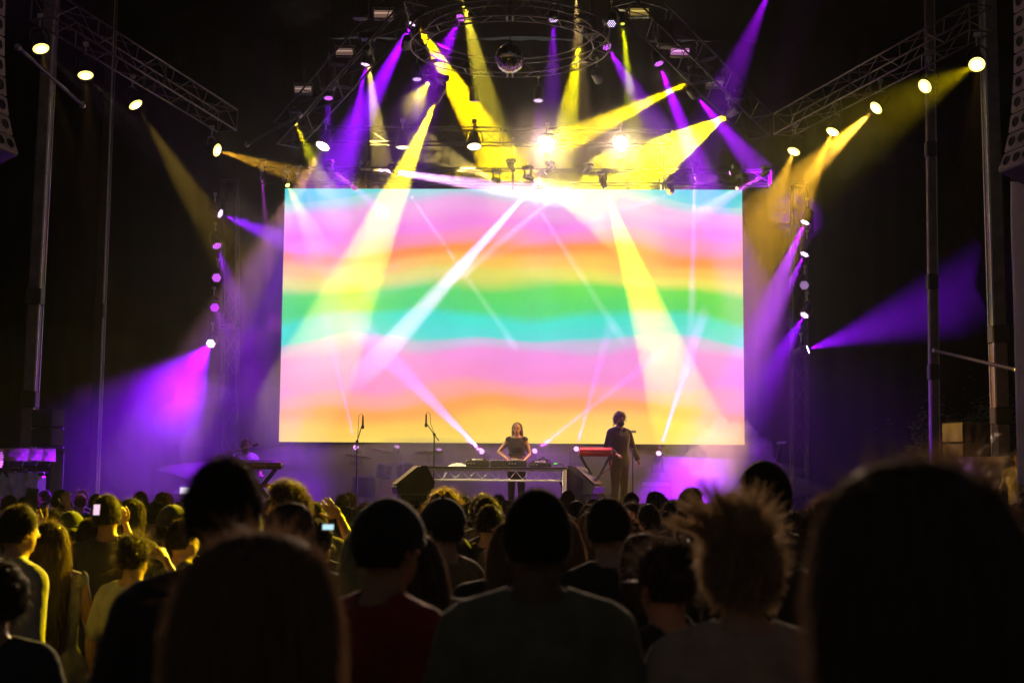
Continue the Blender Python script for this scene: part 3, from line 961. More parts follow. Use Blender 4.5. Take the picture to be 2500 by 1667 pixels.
def player(px, w, lab, h=.11, mixer=False):
    o = thing('media_player' if not mixer else 'dj_mixer', lab, 'DJ gear', (st(px, TY + .3), TY + .35, tz + .004))
    R = Matrix.Rotation(radians(8), 3, 'X')
    MB().bbox((0, 0, h / 2), (w, .42, h), .012).build('case', M_GEAR, o)
    if not mixer:
        MB().lathe([(.1, 0), (.1, .018), (.092, .024), (.03, .026)], (0, -.06, h), None, 24).build('jog_wheel', M_KNOB, o)
        MB().box((0, .12, h + .015), (w * .7, .1, .012), Matrix.Rotation(radians(-14), 3, 'X')).build('display', M_GEAR, o)
        for k in range(3):
            MB().box((-w * .4 + k * .05, -.215, h * .5), (.028, .01, .016)).build('button', M_KNOB, o)
    else:
        for i in range(5):
            for j in range(3):
                MB().tube((-w * .38 + i * w * .19, .14 - j * .08, h), (-w * .38 + i * w * .19, .14 - j * .08, h + .025), .011, .009).build('knob', M_KNOB, o)
        for i in range(4):
            MB().box((-w * .3 + i * w * .2, -.12, h + .006), (.016, .03, .014)).build('fader', M_KNOB, o)
    for k in (-1, 1):
        MB().tube((k * w * .42, -.15, -.004), (k * w * .42, -.15, .01), .015).build('foot', M_PLASTIC, o)
    return o


player(1165, .40, 'black media player at the left on the DJ table')
player(1217, .30, 'black mixer with rows of knobs beside the left player', mixer=True)
player(1262, .34, 'black media player under the hands of the DJ')
player(1318, .40, 'flat black gear box at the right on the DJ table', h=.08)
o = thing('towel', 'crumpled pale cloth lying on the left of the DJ table', 'towel', (st(1115, TY), TY + .3, tz + .004))
MB().grid(lambda u, v: ((u - .5) * .34, (v - .5) * .22, .001 + .05 * sin(pi * u) ** .6 * sin(pi * v) ** .6 * (1 + .8 * noise.noise(V((u * 5, v * 5, 2))))), 16, 12).build('cloth', mat('towel_cloth', (.6, .56, .55), .9, var=.1, vs=20), o, True)
o = thing('cable_bundle', 'looped black cables with a green plug on the right end of the DJ table', 'cable', (st(1355, TY), TY + .2, tz))
MB().path([(-.35, .1, .1), (-.22, .1, .16), (-.1, .1, .13), (0, .1, .05), (.05, 0, .06), (.14, -.02, .05), (.19, -.06, -.02), (.2, -.08, -.2)], .012, 6).build('cable', M_PLASTIC, o, True)
MB().path([(-.3, .1, .08), (-.2, .1, .19), (-.12, .1, .08)], .01, 6).build('cable', M_PLASTIC, o, True)
MB().tube((-.02, 0, .055), (.05, 0, .055), .02).build('plug', mat('green_plug', (.05, .6, .08), .5), o)

# ------------------------------------------------------------------ wedge monitors on cases
def wedge(px, Y, rz, lab, pytop, w=.5):
    top = at(px, pytop, Y)
    H = top.z - STZ
    o = thing('monitor_speaker', lab, 'loudspeaker', (top.x, Y, STZ), rz)
    hb = H - .48
    MB().bbox((0, .0, hb / 2), (w * .8, .5, hb), .015).build('lower_cabinet', M_PLASTIC, o)
    prof = [(-.3, 0), (.24, 0), (.32, .2), (.18, .48), (.08, .48), (-.34, .12)]
    mb = MB()
    n = len(prof)
    vs = [(s * w / 2, y, hb + .004 + z) for s in (-1, 1) for y, z in prof]
    fs = [tuple(range(n - 1, -1, -1)), tuple(range(n, 2 * n))] + [(i, (i + 1) % n, n + (i + 1) % n, n + i) for i in range(n)]
    mb.add(vs, fs).build('wedge_cabinet', M_PLASTIC, o)
    d = V((0, .12, -.14))
    a, b_ = V((0, -.345, hb + .15)), V((0, .07, hb + .485))
    nrm = V((0, -(b_.z - a.z), (b_.y - a.y))).normalized()
    c = (a + b_) / 2 + nrm * .008
    q = Matrix(((b_ - a).normalized(), V((1, 0, 0)), nrm)).transposed()
    MB().box(c, ((b_ - a).length * .92, w * .9, .012), q).build('grille', M_PLASTIC, o)
    for s in (-1, 1):
        MB().box((s * (w / 2 + .004), .1, hb + .2), (.012, .12, .03)).build('handle', M_PLASTIC, o)
    MB().path([(.1, .3, hb + .1), (.14, .5, hb * .6), (.1, .55, .02)], .012).build('cable', M_PLASTIC, o, True)


wedge(1010, 24.2, radians(-75), 'black wedge monitor speaker on a cabinet at the left end of the DJ table', 1137)
wedge(1420, 25.0, radians(65), 'black wedge monitor speaker on a cabinet at the right end of the DJ table', 1138)


# ------------------------------------------------------------------ microphone stands
def mic_stand(px, Y, pyt, tip, lab, mic_down=True):
    x = st(px, Y)
    top = at(px, pyt, Y)
    o = thing('microphone_stand', lab, 'microphone stand', (x, Y, STZ))
    h = top.z - STZ
    MB().tube((0, 0, .03), (0, 0, h), .012).build('pole', M_ALUDARK, o)
    for k in range(3):
        a = 2 * pi * k / 3 + .4
        MB().tube((0, 0, .09), (.3 * cos(a), .3 * sin(a), .015), .011).build('leg', M_ALUDARK, o)
    t = at(tip[0], tip[1], Y) - V((x, Y, STZ))
    d = (t - V((0, 0, h))).normalized()
    MB().tube(V((0, 0, h)) - d * .14, t, .009).build('boom', M_ALUDARK, o)
    MB().ball((0, 0, h), .028, 8, 6).build('joint', M_PLASTIC, o)
    s = 1 if t.x > 0 else -1
    m = t + V((0, 0, .02))
    if mic_down:
        MB().lathe([(.010, .17), (.014, .15), (.019, .0), (.026, -.01), (.028, -.04), (.02, -.065), (0, -.07)], m + V((s * .02, 0, 0)), None, 12).build('microphone', M_PLASTIC, o)
        MB().path([m + V((s * .02, 0, .17)), m + V((s * .0, 0, .21)), m + V((-s * .05, 0, .17)), m + V((-s * .06, 0, .0)), t - d * .25], .005, 5).build('cable', M_PLASTIC, o, True)
    else:
        MB().tube(t - V((.08, 0, 0)), t + V((.08, 0, .01)), .022).build('microphone', M_ALU, o)
    return o


mic_stand(869, 25.4, 1077, (883, 1040), 'thin microphone stand at the left, boom leaning right, before the drum kit')
mic_stand(1058, 25.4, 1060, (1043, 1036), 'thin microphone stand just left of the DJ table, boom leaning left')
mic_stand(1893, 25.4, 1128, (1908, 1081), 'microphone stand right of the screen behind the tall head', False)
mic_stand(1545, 26.4, 1100, (1542, 1054), 'dark microphone stand right beside the man in the jacket', False)

# ------------------------------------------------------------------ keyboards
M_RED = mat('red_lacquer', (.42, .035, .03), .35, var=.1, vs=10)
M_WOOD = mat('brown_panel', (.14, .08, .03), .5, var=.2, vs=12)


def keyboard(px0, px1, py, Y, lab, body, stand_h=None, rz=0, two=True):
    c = at((px0 + px1) / 2, py, Y)
    w = (px1 - px0) / ppm(Y)
    o = thing('keyboard', lab, 'keyboard', (c.x, Y, STZ), rz)
    h = c.z - STZ
    MB().bbox((0, 0, h), (w, .3, .075), .012, Matrix.Rotation(radians(10), 3, 'X')).build('case', body, o)
    MB().bbox((0, -.08, h + .055), (w * .97, .13, .05), .01, Matrix.Rotation(radians(24), 3, 'X')).build('back_panel', body, o)
    MB().box((0, .1, h + .045), (w * .9, .12, .02), Matrix.Rotation(radians(10), 3, 'X')).build('keys', mat('ivory_keys', (.75, .72, .66), .4), o)
    MB().box((0, -.158, h + .018), (w * .96, .006, .006)).build('trim', M_CHROME, o)
    for sx in (-1, 1):
        MB().tube((sx * .26, -.12, h - .05), (-sx * .3, -.12, .03), .02).build('stand_leg', M_ALUDARK, o)
        MB().tube((sx * .26, .12, h - .05), (-sx * .3, .12, .03), .02).build('stand_leg', M_ALUDARK, o)
        MB().tube((sx * .3, -.2, .02), (sx * .3, .2, .02), .02).build('foot', M_ALUDARK, o)
        MB().tube((sx * .26, -.16, h - .05), (sx * .26, .16, h - .05), .018).build('support_arm', M_ALUDARK, o)
    return o, h, w


keyboard(1413, 1494, 1106, 25.2, 'red stage keyboard on a crossed stand in front of the man', M_RED)
o, h, w = keyboard(585, 690, 1137, 25.0, 'brown stage keyboard at the left in front of the seated player', M_WOOD)
cu = bpy.data.curves.new('maker_name', 'FONT')
cu.body = 'Roland'
cu.size = .085
cu.extrude = .002
cu.align_x = 'CENTER'
tmp = bpy.data.objects.new('tmp', cu)
COL.objects.link(tmp)
bpy.context.view_layer.update()
me = bpy.data.meshes.new_from_object(tmp.evaluated_get(bpy.context.evaluated_depsgraph_get()))
bpy.data.objects.remove(tmp)
me.materials.clear()
me.materials.append(mat('keyboard_print', (.75, .3, .12), .5))
tx = link('lettering', me, o, (.0, -.166, h - .022))
tx.rotation_euler = (radians(80), 0, 0)
MB().bbox((0, .02, h - .34), (w * .9, .26, .06), .01).build('lower_keyboard', M_RED, o)

o = thing('red_cable', 'red cable drooping from the red keyboard to the deck', 'cable', (st(1480, 25.3), 25.3, STZ))
MB().path([(.1, 0, .95), (.06, 0, .8), (-.14, 0, .66), (-.18, 0, .5), (-.1, 0, .3), (.06, 0, .1), (.22, 0, .015)], .01, 6).build('cable', mat('red_rubber', (.5, .06, .05), .5), o, True)
o = thing('effects_pedal', 'pale effects pedal board on the deck at the feet of the man', 'pedal board', (st(1530, 24.6), 24.6, STZ))
MB().bbox((0, 0, .04), (.5, .26, .06), .015).build('board', mat('pale_board', (.6, .55, .5), .5), o)
for k in range(4):
    MB().bbox((-.18 + k * .12, 0, .09), (.09, .13, .05), .01).build('pedal', M_KNOB, o)
    MB().tube((-.18 + k * .12, -.03, .11), (-.18 + k * .12, -.03, .13), .014).build('footswitch', M_CHROME, o)

# ------------------------------------------------------------------ drum kit
DY = 27.2
dk = thing('drum_kit', 'dark drum kit with cymbals in the haze behind the left microphone stands', 'drum kit', (st(965, DY), DY, STZ))
M_SHELL = mat('drum_shell', (.10, .07, .06), .3, var=.2, vs=6)
M_SKIN = mat('drum_head', (.5, .46, .42), .6)
M_CYM = mat('cymbal_brass', (.6, .45, .18), .25, 1.0)


def drum(c, r, d, axis, nm):
    q = V(axis).to_track_quat('Z', 'Y')
    o = MB().lathe([(r, -d / 2), (r, d / 2)], c, q, 24).build(nm, M_SHELL, dk, False)
    MB().lathe([(r * .97, d / 2 + .004), (0, d / 2 + .006)], c, q, 24).build('head', M_SKIN, o)
    MB().lathe([(r * 1.03, d / 2 - .02), (r * 1.04, d / 2 + .01), (r * .97, d / 2 + .01)], c, q, 24).build('hoop', M_CHROME, o)
    for k in range(6):
        a = 2 * pi * k / 6
        MB().tube(V(c) + q @ V((r * 1.02 * cos(a), r * 1.02 * sin(a), -d * .3)), V(c) + q @ V((r * 1.02 * cos(a), r * 1.02 * sin(a), d * .45)), .008, n=5).build('lug', M_CHROME, o)
    return o


drum((0, 0, .3), .29, .42, (0, -1, 0), 'bass_drum')
drum((-.22, -.02, .74), .15, .22, (.1, .3, 1), 'tom')
drum((.2, -.02, .74), .17, .24, (-.1, .3, 1), 'tom')
drum((-.62, .2, .45), .21, .38, (0, .05, 1), 'floor_tom')
drum((.45, .3, .55), .18, .14, (0, .1, 1), 'snare')
for x, y, z, r, tl in ((-.72, -.05, 1.03, .26, .12), (.62, .05, 1.12, .28, -.05), (.62, .3, .86, .19, 0.0), (-.3, .3, 1.15, .24, .2)):
    d = V((tl, .1, 1)).normalized()
    MB().lathe([(r, -.012), (r * .7, 0), (r * .2, .008), (r * .15, .03), (0, .035)], (x, y, z), d.to_track_quat('Z', 'Y'), 24).build('cymbal', M_CYM, dk, True)
    MB().tube((x, y, .05), (x, y, z + .05), .012).build('cymbal_stand', M_CHROME, dk)
    for k in range(3):
        a = 2 * pi * k / 3
        MB().tube((x, y, .22), (x + .22 * cos(a), y + .22 * sin(a), .01), .01).build('stand_leg', M_CHROME, dk)
o = thing('drum_stool', 'round black drum stool behind the drum kit', 'stool', (st(985, DY) + .1, DY + .8, STZ))
MB().lathe([(.16, .46), (.17, .5), (.16, .54), (0, .55)], n=18).build('seat', M_BLACK, o)
for k in range(3):
    a = 2 * pi * k / 3
    MB().tube((0, 0, .4), (.25 * cos(a), .25 * sin(a), .01), .012).build('leg', M_CHROME, o)
MB().tube((0, 0, .2), (0, 0, .47), .016).build('post', M_CHROME, o)
o = thing('backline_amplifier', 'dark amplifier cabinet in the haze below the right of the screen', 'amplifier', (st(1600, 28.6), 28.6, STZ))
MB().bbox((0, 0, .32), (.62, .32, .62), .02).build('cabinet', M_BLACK, o)
MB().box((0, -.165, .26), (.56, .012, .44)).build('grille_cloth', M_GRILLE, o)
MB().box((0, -.165, .555), (.56, .012, .08)).build('control_panel', M_KNOB, o)
MB().path([(-.1, 0, .63), (-.08, 0, .67), (.08, 0, .67), (.1, 0, .63)], .012).build('handle', M_PLASTIC, o)

# ------------------------------------------------------------------ side speaker stacks
def side_stack(px, Y, rz, pyt, pyb, n, lab_f, w=.5):
    zt2, zb2 = at(px, pyt, Y).z, at(px, pyb, Y).z
    h = (zt2 - zb2) / n
    x = at(px, pyt, Y).x
    for k in range(n):
        o = thing('side_fill_speaker', lab_f[k], 'loudspeaker', (x, Y, zb2 + h * k), rz, 'side speaker stack')
        MB().bbox((0, .3, h / 2), (w, .6, h - .012), .012).build('cabinet', M_BLACK, o)
        MB().box((0, -.008, h / 2), (w - .03, .016, h - .05)).build('grille', M_GRILLE, o)
        for sx in (-1, 1):
            MB().box((sx * (w / 2 + .003), .3, h / 2), (.01, .12, .04)).build('handle', M_PLASTIC, o)
    if zb2 > 0.1:
        o = thing('equipment_case', lab_f[n], 'case', (x, Y + .0, 0), rz)
        MB().bbox((0, .3, zb2 / 2 - .01), (w * 1.05, .66, zb2 - .02), .02).build('box', M_BLACK, o)
        for sx in (-1, 1):
            for z in (.04, zb2 - .06):
                MB().box((sx * w * .52, -.02, z), (.04, .03, .06)).build('corner', M_ALU, o)
        MB().box((0, -.035, zb2 / 2), (.16, .012, .1)).build('latch', M_ALU, o)


side_stack(2326, 22.5, radians(-60), 1030, 1185, 3, ['lowest of three small speakers stacked at the right edge of the stage', 'middle of three small speakers stacked at the right edge of the stage', 'topmost of three small speakers stacked at the right edge of the stage', 'black case under the right speaker stack'], .44)
side_stack(143, 22.5, radians(48), 997, 1090, 2, ['lower of two grey speakers stacked in purple light at left', 'upper of two grey speakers stacked in purple light at left', 'black case under the left speaker stack'], .24)

# ------------------------------------------------------------------ covered lamps at both sides
M_FILM = mat('clear_film', (.5, .42, .3), .25, alpha=.42, trans=((.6, .5, .4), .35))


def covered_lamp(px, py, Y, rz, lab, s=1.0, em=EP, box=True):
    p = at(px, py, Y)
    o = thing('covered_lamp', lab, 'stage lamp', (p.x, Y, p.z), rz, 'lamps under clear rain covers')
    q = V((-1, -.35, 0)).normalized().to_track_quat('Z', 'Y')
    MB().lathe([(.12 * s, -.4 * s), (.17 * s, -.36 * s), (.18 * s, -.05 * s), (.175 * s, 0)], (0, 0, 0), q, 18).build('body', M_PLASTIC, o)
    mb = MB()
    st_ = .052 * s
    for i in range(-3, 4):
        for j in range(-3, 4):
            x, y = st_ * (i + j * .5), st_ * j * .866
            if x * x + y * y < (.155 * s) ** 2:
                mb.lathe([(st_ * .36, 0), (st_ * .3, .01)], q @ V((x, y, .004)), q, 7)
    mb.build('led_cells', emit_mat('cov_%.1f' % em[1], *em), o)
    mb = MB()
    n = 14
    vs, fs = [], []
    for k, zz in enumerate((.12, -.22, -.5)):
        for i in range(n + 1):
            a = pi * i / n
            vs.append(q @ V((.25 * s * cos(a) * (1 - .06 * k), .25 * s * sin(a), zz * s)) if False else V((zz * -s, .25 * s * cos(a), .25 * s * sin(a) * (1 + .03 * k) - .02)))
    for k in range(2):
        for i in range(n):
            b0 = k * (n + 1) + i
            fs.append((b0, b0 + 1, b0 + n + 2, b0 + n + 1))
    mb.add(vs, fs).build('rain_cover', M_FILM, o, True)
    for sy in (-1, 1):
        MB().bbox((.1 * s, sy * .22 * s, -.12 * s), (.1 * s, .03, .3 * s), .01).build('yoke_arm', M_PLASTIC, o)
    MB().bbox((.1 * s, 0, -.3 * s), (.42 * s, .4 * s, .12 * s), .02).build('base', M_PLASTIC, o)
    return p


p = covered_lamp(2368, 1160, 21.0, 0, 'purple LED lamp under a clear curved cover on a black case at right', 1.15, ((.62, .1, 1), 3))
o = thing('flight_case', 'large black flight case under the covered lamp at right', 'case', (p.x + .3, 21.0, 0))
MB().bbox((.1, .1, (p.z - .42) / 2), (1.1, .7, p.z - .43), .025).build('box', M_BLACK, o)
for sx in (-.43, .63):
    MB().box((sx, -.255, (p.z - .42) / 2), (.03, .02, p.z - .5)).build('edge_rail', M_ALU, o)
MB().box((.1, -.255, .7), (.2, .02, .14)).build('latch', M_ALU, o)
for px, lab in ((4, 'leftmost purple lamp under a clear cover at the left edge'), (40, 'middle purple lamp under a clear cover at the left edge'), (72, 'right purple lamp under a clear cover near the left edge')):
    p = covered_lamp(px, 1122, 21.0 + px * .012, radians(15), lab, .75, ((.72, .15, 1), 2.2))
# plastic sheet over a case at the left edge
pc = at(45, 1195, 21.0)
o = thing('sheeted_case', 'equipment case wrapped in crinkled shiny plastic sheet at the left edge', 'case', (pc.x, 21.0, 0))
top = at(45, 1152, 21.0).z
MB().bbox((0, .2, (top - .05) / 2), (.52, .5, top - .06), .02).build('box', M_BLACK, o)
rnd = random.Random(5)


def crinkle(u, v):
    x = (u - .5) * .6
    f = noise.noise(V((u * 7, v * 2.2, .3))) * .05 + noise.noise(V((u * 16 + v * 5, v * 5, 4))) * .025
    return (x * (1 + .12 * (1 - v)), -.09 - .05 * (1 - v) + f, top - .01 - (1 - v) * .62 + .02 * noise.noise(V((u * 9, v, 7))))


MB().grid(crinkle, 30, 24).build('plastic_sheet', mat('plastic_sheet', (.5, .48, .52), .16, .15, var=.1, vs=6), o, True)
MB().grid(lambda u, v: ((u - .5) * .6, -.09 + v * .55, top + .004 + .015 * noise.noise(V((u * 8, v * 8, 1)))), 12, 10).build('sheet_top', MATS['plastic_sheet'], o, True)

# ------------------------------------------------------------------ tree beyond the right side
tp = at(2395, 1070, 29.0)
tr = thing('tree', 'dim green leafy tree behind the right speaker stack', 'tree', (tp.x + .2, 29.0, 0))
MB().path([(0, 0, 0), (.05, 0, 1.2), (-.05, .05, 2.2), (.1, 0, 3.4)], [.16, .13, .1, .04], 8).build('trunk', mat('bark', (.1, .07, .05), .9, var=.3), tr, True)
rnd = random.Random(11)
mb = MB()
for k in range(16):
    a, e = rnd.uniform(0, 2 * pi), rnd.uniform(-.2, 1)
    tip = V((1.5 * cos(a), .9 * sin(a), 2.3 + 1.3 * e))
    mb.path([(0, 0, 1.5 + .6 * e), tip * .6 + V((0, 0, .8)), tip], [.04, .025, .008], 5)
mb.build('limbs', MATS['bark'], tr, True)
mb = MB()
for k in range(13000):
    c = V((rnd.gauss(0, .7), rnd.gauss(0, .42), 2.5 + rnd.gauss(0, .48)))
    if noise.noise(c * 1.8) < -.12:
        continue
    q = V((rnd.gauss(0, 1), rnd.gauss(0, 1), rnd.gauss(0, 1))).to_track_quat('Z', 'Y')
    s = rnd.uniform(.03, .06)
    mb.add([c + q @ V(p) * s for p in ((-1, 0, 0), (0, -.5, .1), (1, 0, 0), (0, .5, .1))], [(0, 1, 2, 3)])
tag(mb.build('crown', mat('leaf', (.06, .14, .03), .6, trans=((.1, .2, .03), .35)), tr), kind='stuff')
# ------------------------------------------------------------------ people
HC = V((0, .012, 1.655))
HR = V((.076, .096, .116))


def remesh(mb, voxel, smooth=2, name='m'):
    me = mb.mesh(name)
    o = bpy.data.objects.new('tmp', me)
    COL.objects.link(o)
    r = o.modifiers.new('r', 'REMESH')
    r.mode = 'VOXEL'
    r.voxel_size = voxel
    r.use_smooth_shade = True
    if smooth:
        s = o.modifiers.new('s', 'SMOOTH')
        s.factor = .5
        s.iterations = smooth
    bpy.context.view_layer.update()
    out = bpy.data.meshes.new_from_object(o.evaluated_get(bpy.context.evaluated_depsgraph_get()))
    bpy.data.objects.remove(o)
    bpy.data.meshes.remove(me)
    return out


def from_mesh(me):
    vs = [v.co.copy() for v in me.vertices]
    fs = [tuple(p.vertices) for p in me.polygons]
    return vs, fs


def hand_mesh(curl, spread):
    """right hand, wrist at origin, fingers along +Z, palm facing -Y, thumb to +X"""
    mb = MB()
    mb.ball((0, 0, .045), (.037, .014, .05), 12, 8)
    mb.ball((.006, 0, .07), (.034, .012, .026), 12, 8)
    mb.capsule((0, 0, -.02), (0, 0, .02), .022, .024, 8)
    for i, (x, l) in enumerate(((.031, .068), (.011, .076), (-.010, .070), (-.029, .055))):
        a = radians(spread * (1.5 - i) * 1.0)
        p = V((x, 0, .088 if i else .084))
        d = V((sin(a), 0, cos(a)))
        c = 0.0
        for k, f in enumerate((.45, .32, .23)):
            c += radians(curl * (.7, 1.0, .7)[k])
            dd = V((d.x, -sin(c), d.z * cos(c)))
            q = p + dd * l * f
            r = (.0095, .0086, .0078)[k]
            mb.capsule(p, q, r, r * .92, 7)
            p = q
    p = V((.030, -.004, .022))
    for k, (dx, dy, dz, l) in enumerate(((.75, -.25, .6, .036), (.5, -.35 - curl * .008, .8, .032), (.3, -.3 - curl * .01, .9, .026))):
        q = p + V((dx, dy, dz)).normalized() * l
        mb.capsule(p, q, .0115 - k * .0012, .0105 - k * .0012, 7)
        p = q
    return from_mesh(remesh(mb, .0042, 1))


HANDS = {'open': hand_mesh(6, 11), 'relaxed': hand_mesh(28, 3), 'grip': hand_mesh(62, 2)}


def basis(z, hint):
    z = V(z).normalized()
    y = V(hint) - z * V(hint).dot(z)
    y = y.normalized() if y.length > 1e-4 else z.orthogonal().normalized()
    x = y.cross(z)
    return Matrix((x, y, z)).transposed()


ARM_DOWN = lambda s: dict(e=V((s * .245, -.02, 1.14)), w=V((s * .25, .05, .90)), h='relaxed', hint=V((s, 0, 0)))


def arms_of(pose):
    out = {}
    for s, k in ((-1, 'L'), (1, 'R')):
        a = ARM_DOWN(s)
        a.update(pose.get(k, {}))
        a['s'] = V((s * .185, 0, 1.415))
        out[k] = a
    return out


def torso_rings(f, g=0.0):
    w = .90 if f else 1.0
    hip = 1.05 if f else 1.0
    bust = .018 if f else 0
    return [(.80, 0, 0, .13 * hip + g, .095 + g), (.88, 0, -.005, .172 * hip + g, .118 + g), (.96, 0, -.005, .168 * hip + g, .115 + g),
            (1.07, 0, 0, .142 * w + g, .100 + g), (1.18, 0, 0, .152 * w + g, .108 + g), (1.28, 0, bust * .5, .176 * w + g, .118 + bust + g),
            (1.37, 0, 0, .190 * w + g, .112 + g), (1.43, 0, -.005, .176 * w + g, .090 + g), (1.472, 0, -.008, .120 * w + g, .070 + g),
            (1.50, 0, -.004, .072 + g, .062 + g)]


def body_mesh(pose, f=False, voxel=.013, sit=False):
    mb = MB()
    mb.loft(torso_rings(f) + [(1.53, 0, .0, .058, .058), (1.60, 0, .012, .054, .056)], 20, pw=.88)
    # head: skull, face, jaw, nose, ears
    mb.ball(HC + V((0, -.01, .015)), (HR.x, HR.y * .98, HR.z * .88), 18, 12)
    mb.ball(HC + V((0, .028, -.045)), (.060, .062, .072), 14, 10)
    mb.ball(HC + V((0, .062, -.088)), (.026, .024, .022), 10, 7)
    mb.capsule(HC + V((0, .088, .012)), HC + V((0, .108, -.022)), .009, .014, 8)
    for s in (-1, 1):
        mb.ball(HC + V((s * .079, -.008, -.012)), (.011, .020, .031), 8, 7)
        mb.ball(HC + V((s * .034, .074, .018)), (.016, .016, .010), 8, 6)
        mb.capsule((s * .06, -.01, 1.49), (s * .165, -.005, 1.438), .038, .05, 10)
    for k, a in arms_of(pose).items():
        sx = -1 if k == 'L' else 1
        sh = a['s'] * (.95 if f else 1)
        sh.z = 1.415
        q = .88 if f else 1.0
        mb.capsule(sh, sh.lerp(a['e'], .5), .060 * q, .050 * q)
        mb.capsule(sh.lerp(a['e'], .5), a['e'], .050 * q, .040 * q)
        mb.capsule(a['e'], a['e'].lerp(a['w'], .35), .041 * q, .041 * q)
        mb.capsule(a['e'].lerp(a['w'], .35), a['w'], .041 * q, .026 * q)
    for s in (-1, 1):
        if sit:
            hp, kn, an = V((s * .095, 0, .86)), V((s * .13, .42, .86)), V((s * .13, .42, .46))
        else:
            hp, kn, an = V((s * .088, 0, .86)), V((s * .10, .012, .47)), V((s * .105, -.02, .085))
        mb.capsule(hp, kn, .088, .058)
        mb.capsule(kn, kn.lerp(an, .35), .056, .058)
        mb.capsule(kn.lerp(an, .35), an, .056, .038)
        mb.capsule(an + V((0, -.01, -.04)), an + V((s * .015, .17, -.055)), .042, .03)
    me = remesh(mb, voxel, 3, 'body')
    vs, fs = from_mesh(me)
    out = MB().add(vs, fs)
    for k, a in arms_of(pose).items():
        sx = -1 if k == 'L' else 1
        hv, hf = HANDS[a['h']]
        fd = a.get('fd') or (a['w'] - a['e'])
        B = basis(fd, a['hint'])
        tv = [a['w'] + B @ V((p.x * sx, p.y, p.z)) for p in hv]
        tf = hf if sx > 0 else [tuple(reversed(t)) for t in hf]
        out.add(tv, tf)
    return out.mesh('body', [], True)


def folds(p, k):
    return .55 * noise.noise(V((p.x * 9 + k, p.y * 9, p.z * 3.2))) + .45 * noise.noise(V((p.x * 19, p.y * 19 + k, p.z * 8)))


def shirt_mesh(pose, f=False, sleeve='short', g=.016, hem=.84, voxel=.014, loose=0.0, seed=0, neck=.078):
    mb = MB()
    rings = [(z, cx, cy, rx + loose * (1.45 - z) * .5, ry + loose * (1.45 - z) * .4) for z, cx, cy, rx, ry in torso_rings(f, g)]
    rings = [(hem - .03, rings[1][1], rings[1][2], rings[1][3], rings[1][4])] + [r for r in rings if r[0] > hem]
    mb.loft(rings, 20, pw=.88)
    for s in (-1, 1):
        mb.capsule((s * .06, -.01, 1.492), (s * .165, -.005, 1.440), .036 + g * .7, .05 + g, 10)
    ends = []
    for k, a in arms_of(pose).items():
        if sleeve == 'none':
            continue
        sh = a['s'] * (.95 if f else 1)
        sh.z = 1.415
        if sleeve == 'short':
            e = sh.lerp(a['e'], .68)
            mb.capsule(sh, e, .060 + g, .054 + g * 1.4)
        else:
            mb.capsule(sh, a['e'], .060 + g, .043 + g)
            mb.capsule(a['e'], a['e'].lerp(a['w'], .93), .043 + g, .030 + g)
    me = remesh(mb, voxel, 2, 'shirt')
    vs, fs = from_mesh(me)
    out = []
    for p in vs:
        w = folds(p, seed * 3.1) * .007 * (1 if p.z < 1.40 else .5)
        d = V((p.x, p.y, 0))
        out.append(p + (d.normalized() * w if d.length > .02 else V((0, 0, 0))))
    keep = []
    for t in fs:
        c = sum((out[i] for i in t), V((0, 0, 0))) / len(t)
        if c.z > 1.475 and sqrt(c.x ** 2 + (c.y + .002) ** 2) < neck:
            continue
        if c.z < hem + .002:
            continue
        keep.append(t)
    return MB().add(out, keep).mesh('shirt', [], True)


def trouser_mesh(sit=False, g=.014, voxel=.015, top=.97):
    mb = MB()
    mb.loft([(z, cx, cy, rx + g, ry + g) for z, cx, cy, rx, ry in torso_rings(False)[:3]] + [(top, 0, 0, .16 + g, .11 + g)], 18, pw=.9)
    for s in (-1, 1):
        if sit:
            hp, kn, an = V((s * .095, 0, .86)), V((s * .13, .42, .86)), V((s * .13, .42, .5))
        else:
            hp, kn, an = V((s * .088, 0, .86)), V((s * .10, .012, .47)), V((s * .105, -.02, .10))
        mb.capsule(hp, kn, .09 + g, .06 + g)
        mb.capsule(kn, an, .058 + g, .05 + g)
    me = remesh(mb, voxel, 2, 'trousers')
    me.polygons.foreach_set('use_smooth', [True] * len(me.polygons))
    return me


# ---- hair
def in_hair(d, low=-.5):
    return d.z > low + 1.0 * max(0.0, d.y + .25)


def ribbon(mb, pts, w, rnd, mi=0):
    """thin tapered strand"""
    side = V((rnd.gauss(0, 1), rnd.gauss(0, 1), rnd.gauss(0, 1)))
    d = (pts[-1] - pts[0])
    s = d.cross(side)
    if s.length < 1e-6:
        return
    s.normalize()
    n = len(pts)
    vs = []
    for k, p in enumerate(pts):
        ww = w * (1 - .75 * k / (n - 1))
        vs += [p - s * ww, p + s * ww]
    mb.add(vs, [(2 * k, 2 * k + 1, 2 * k + 3, 2 * k + 2) for k in range(n - 1)], mi)


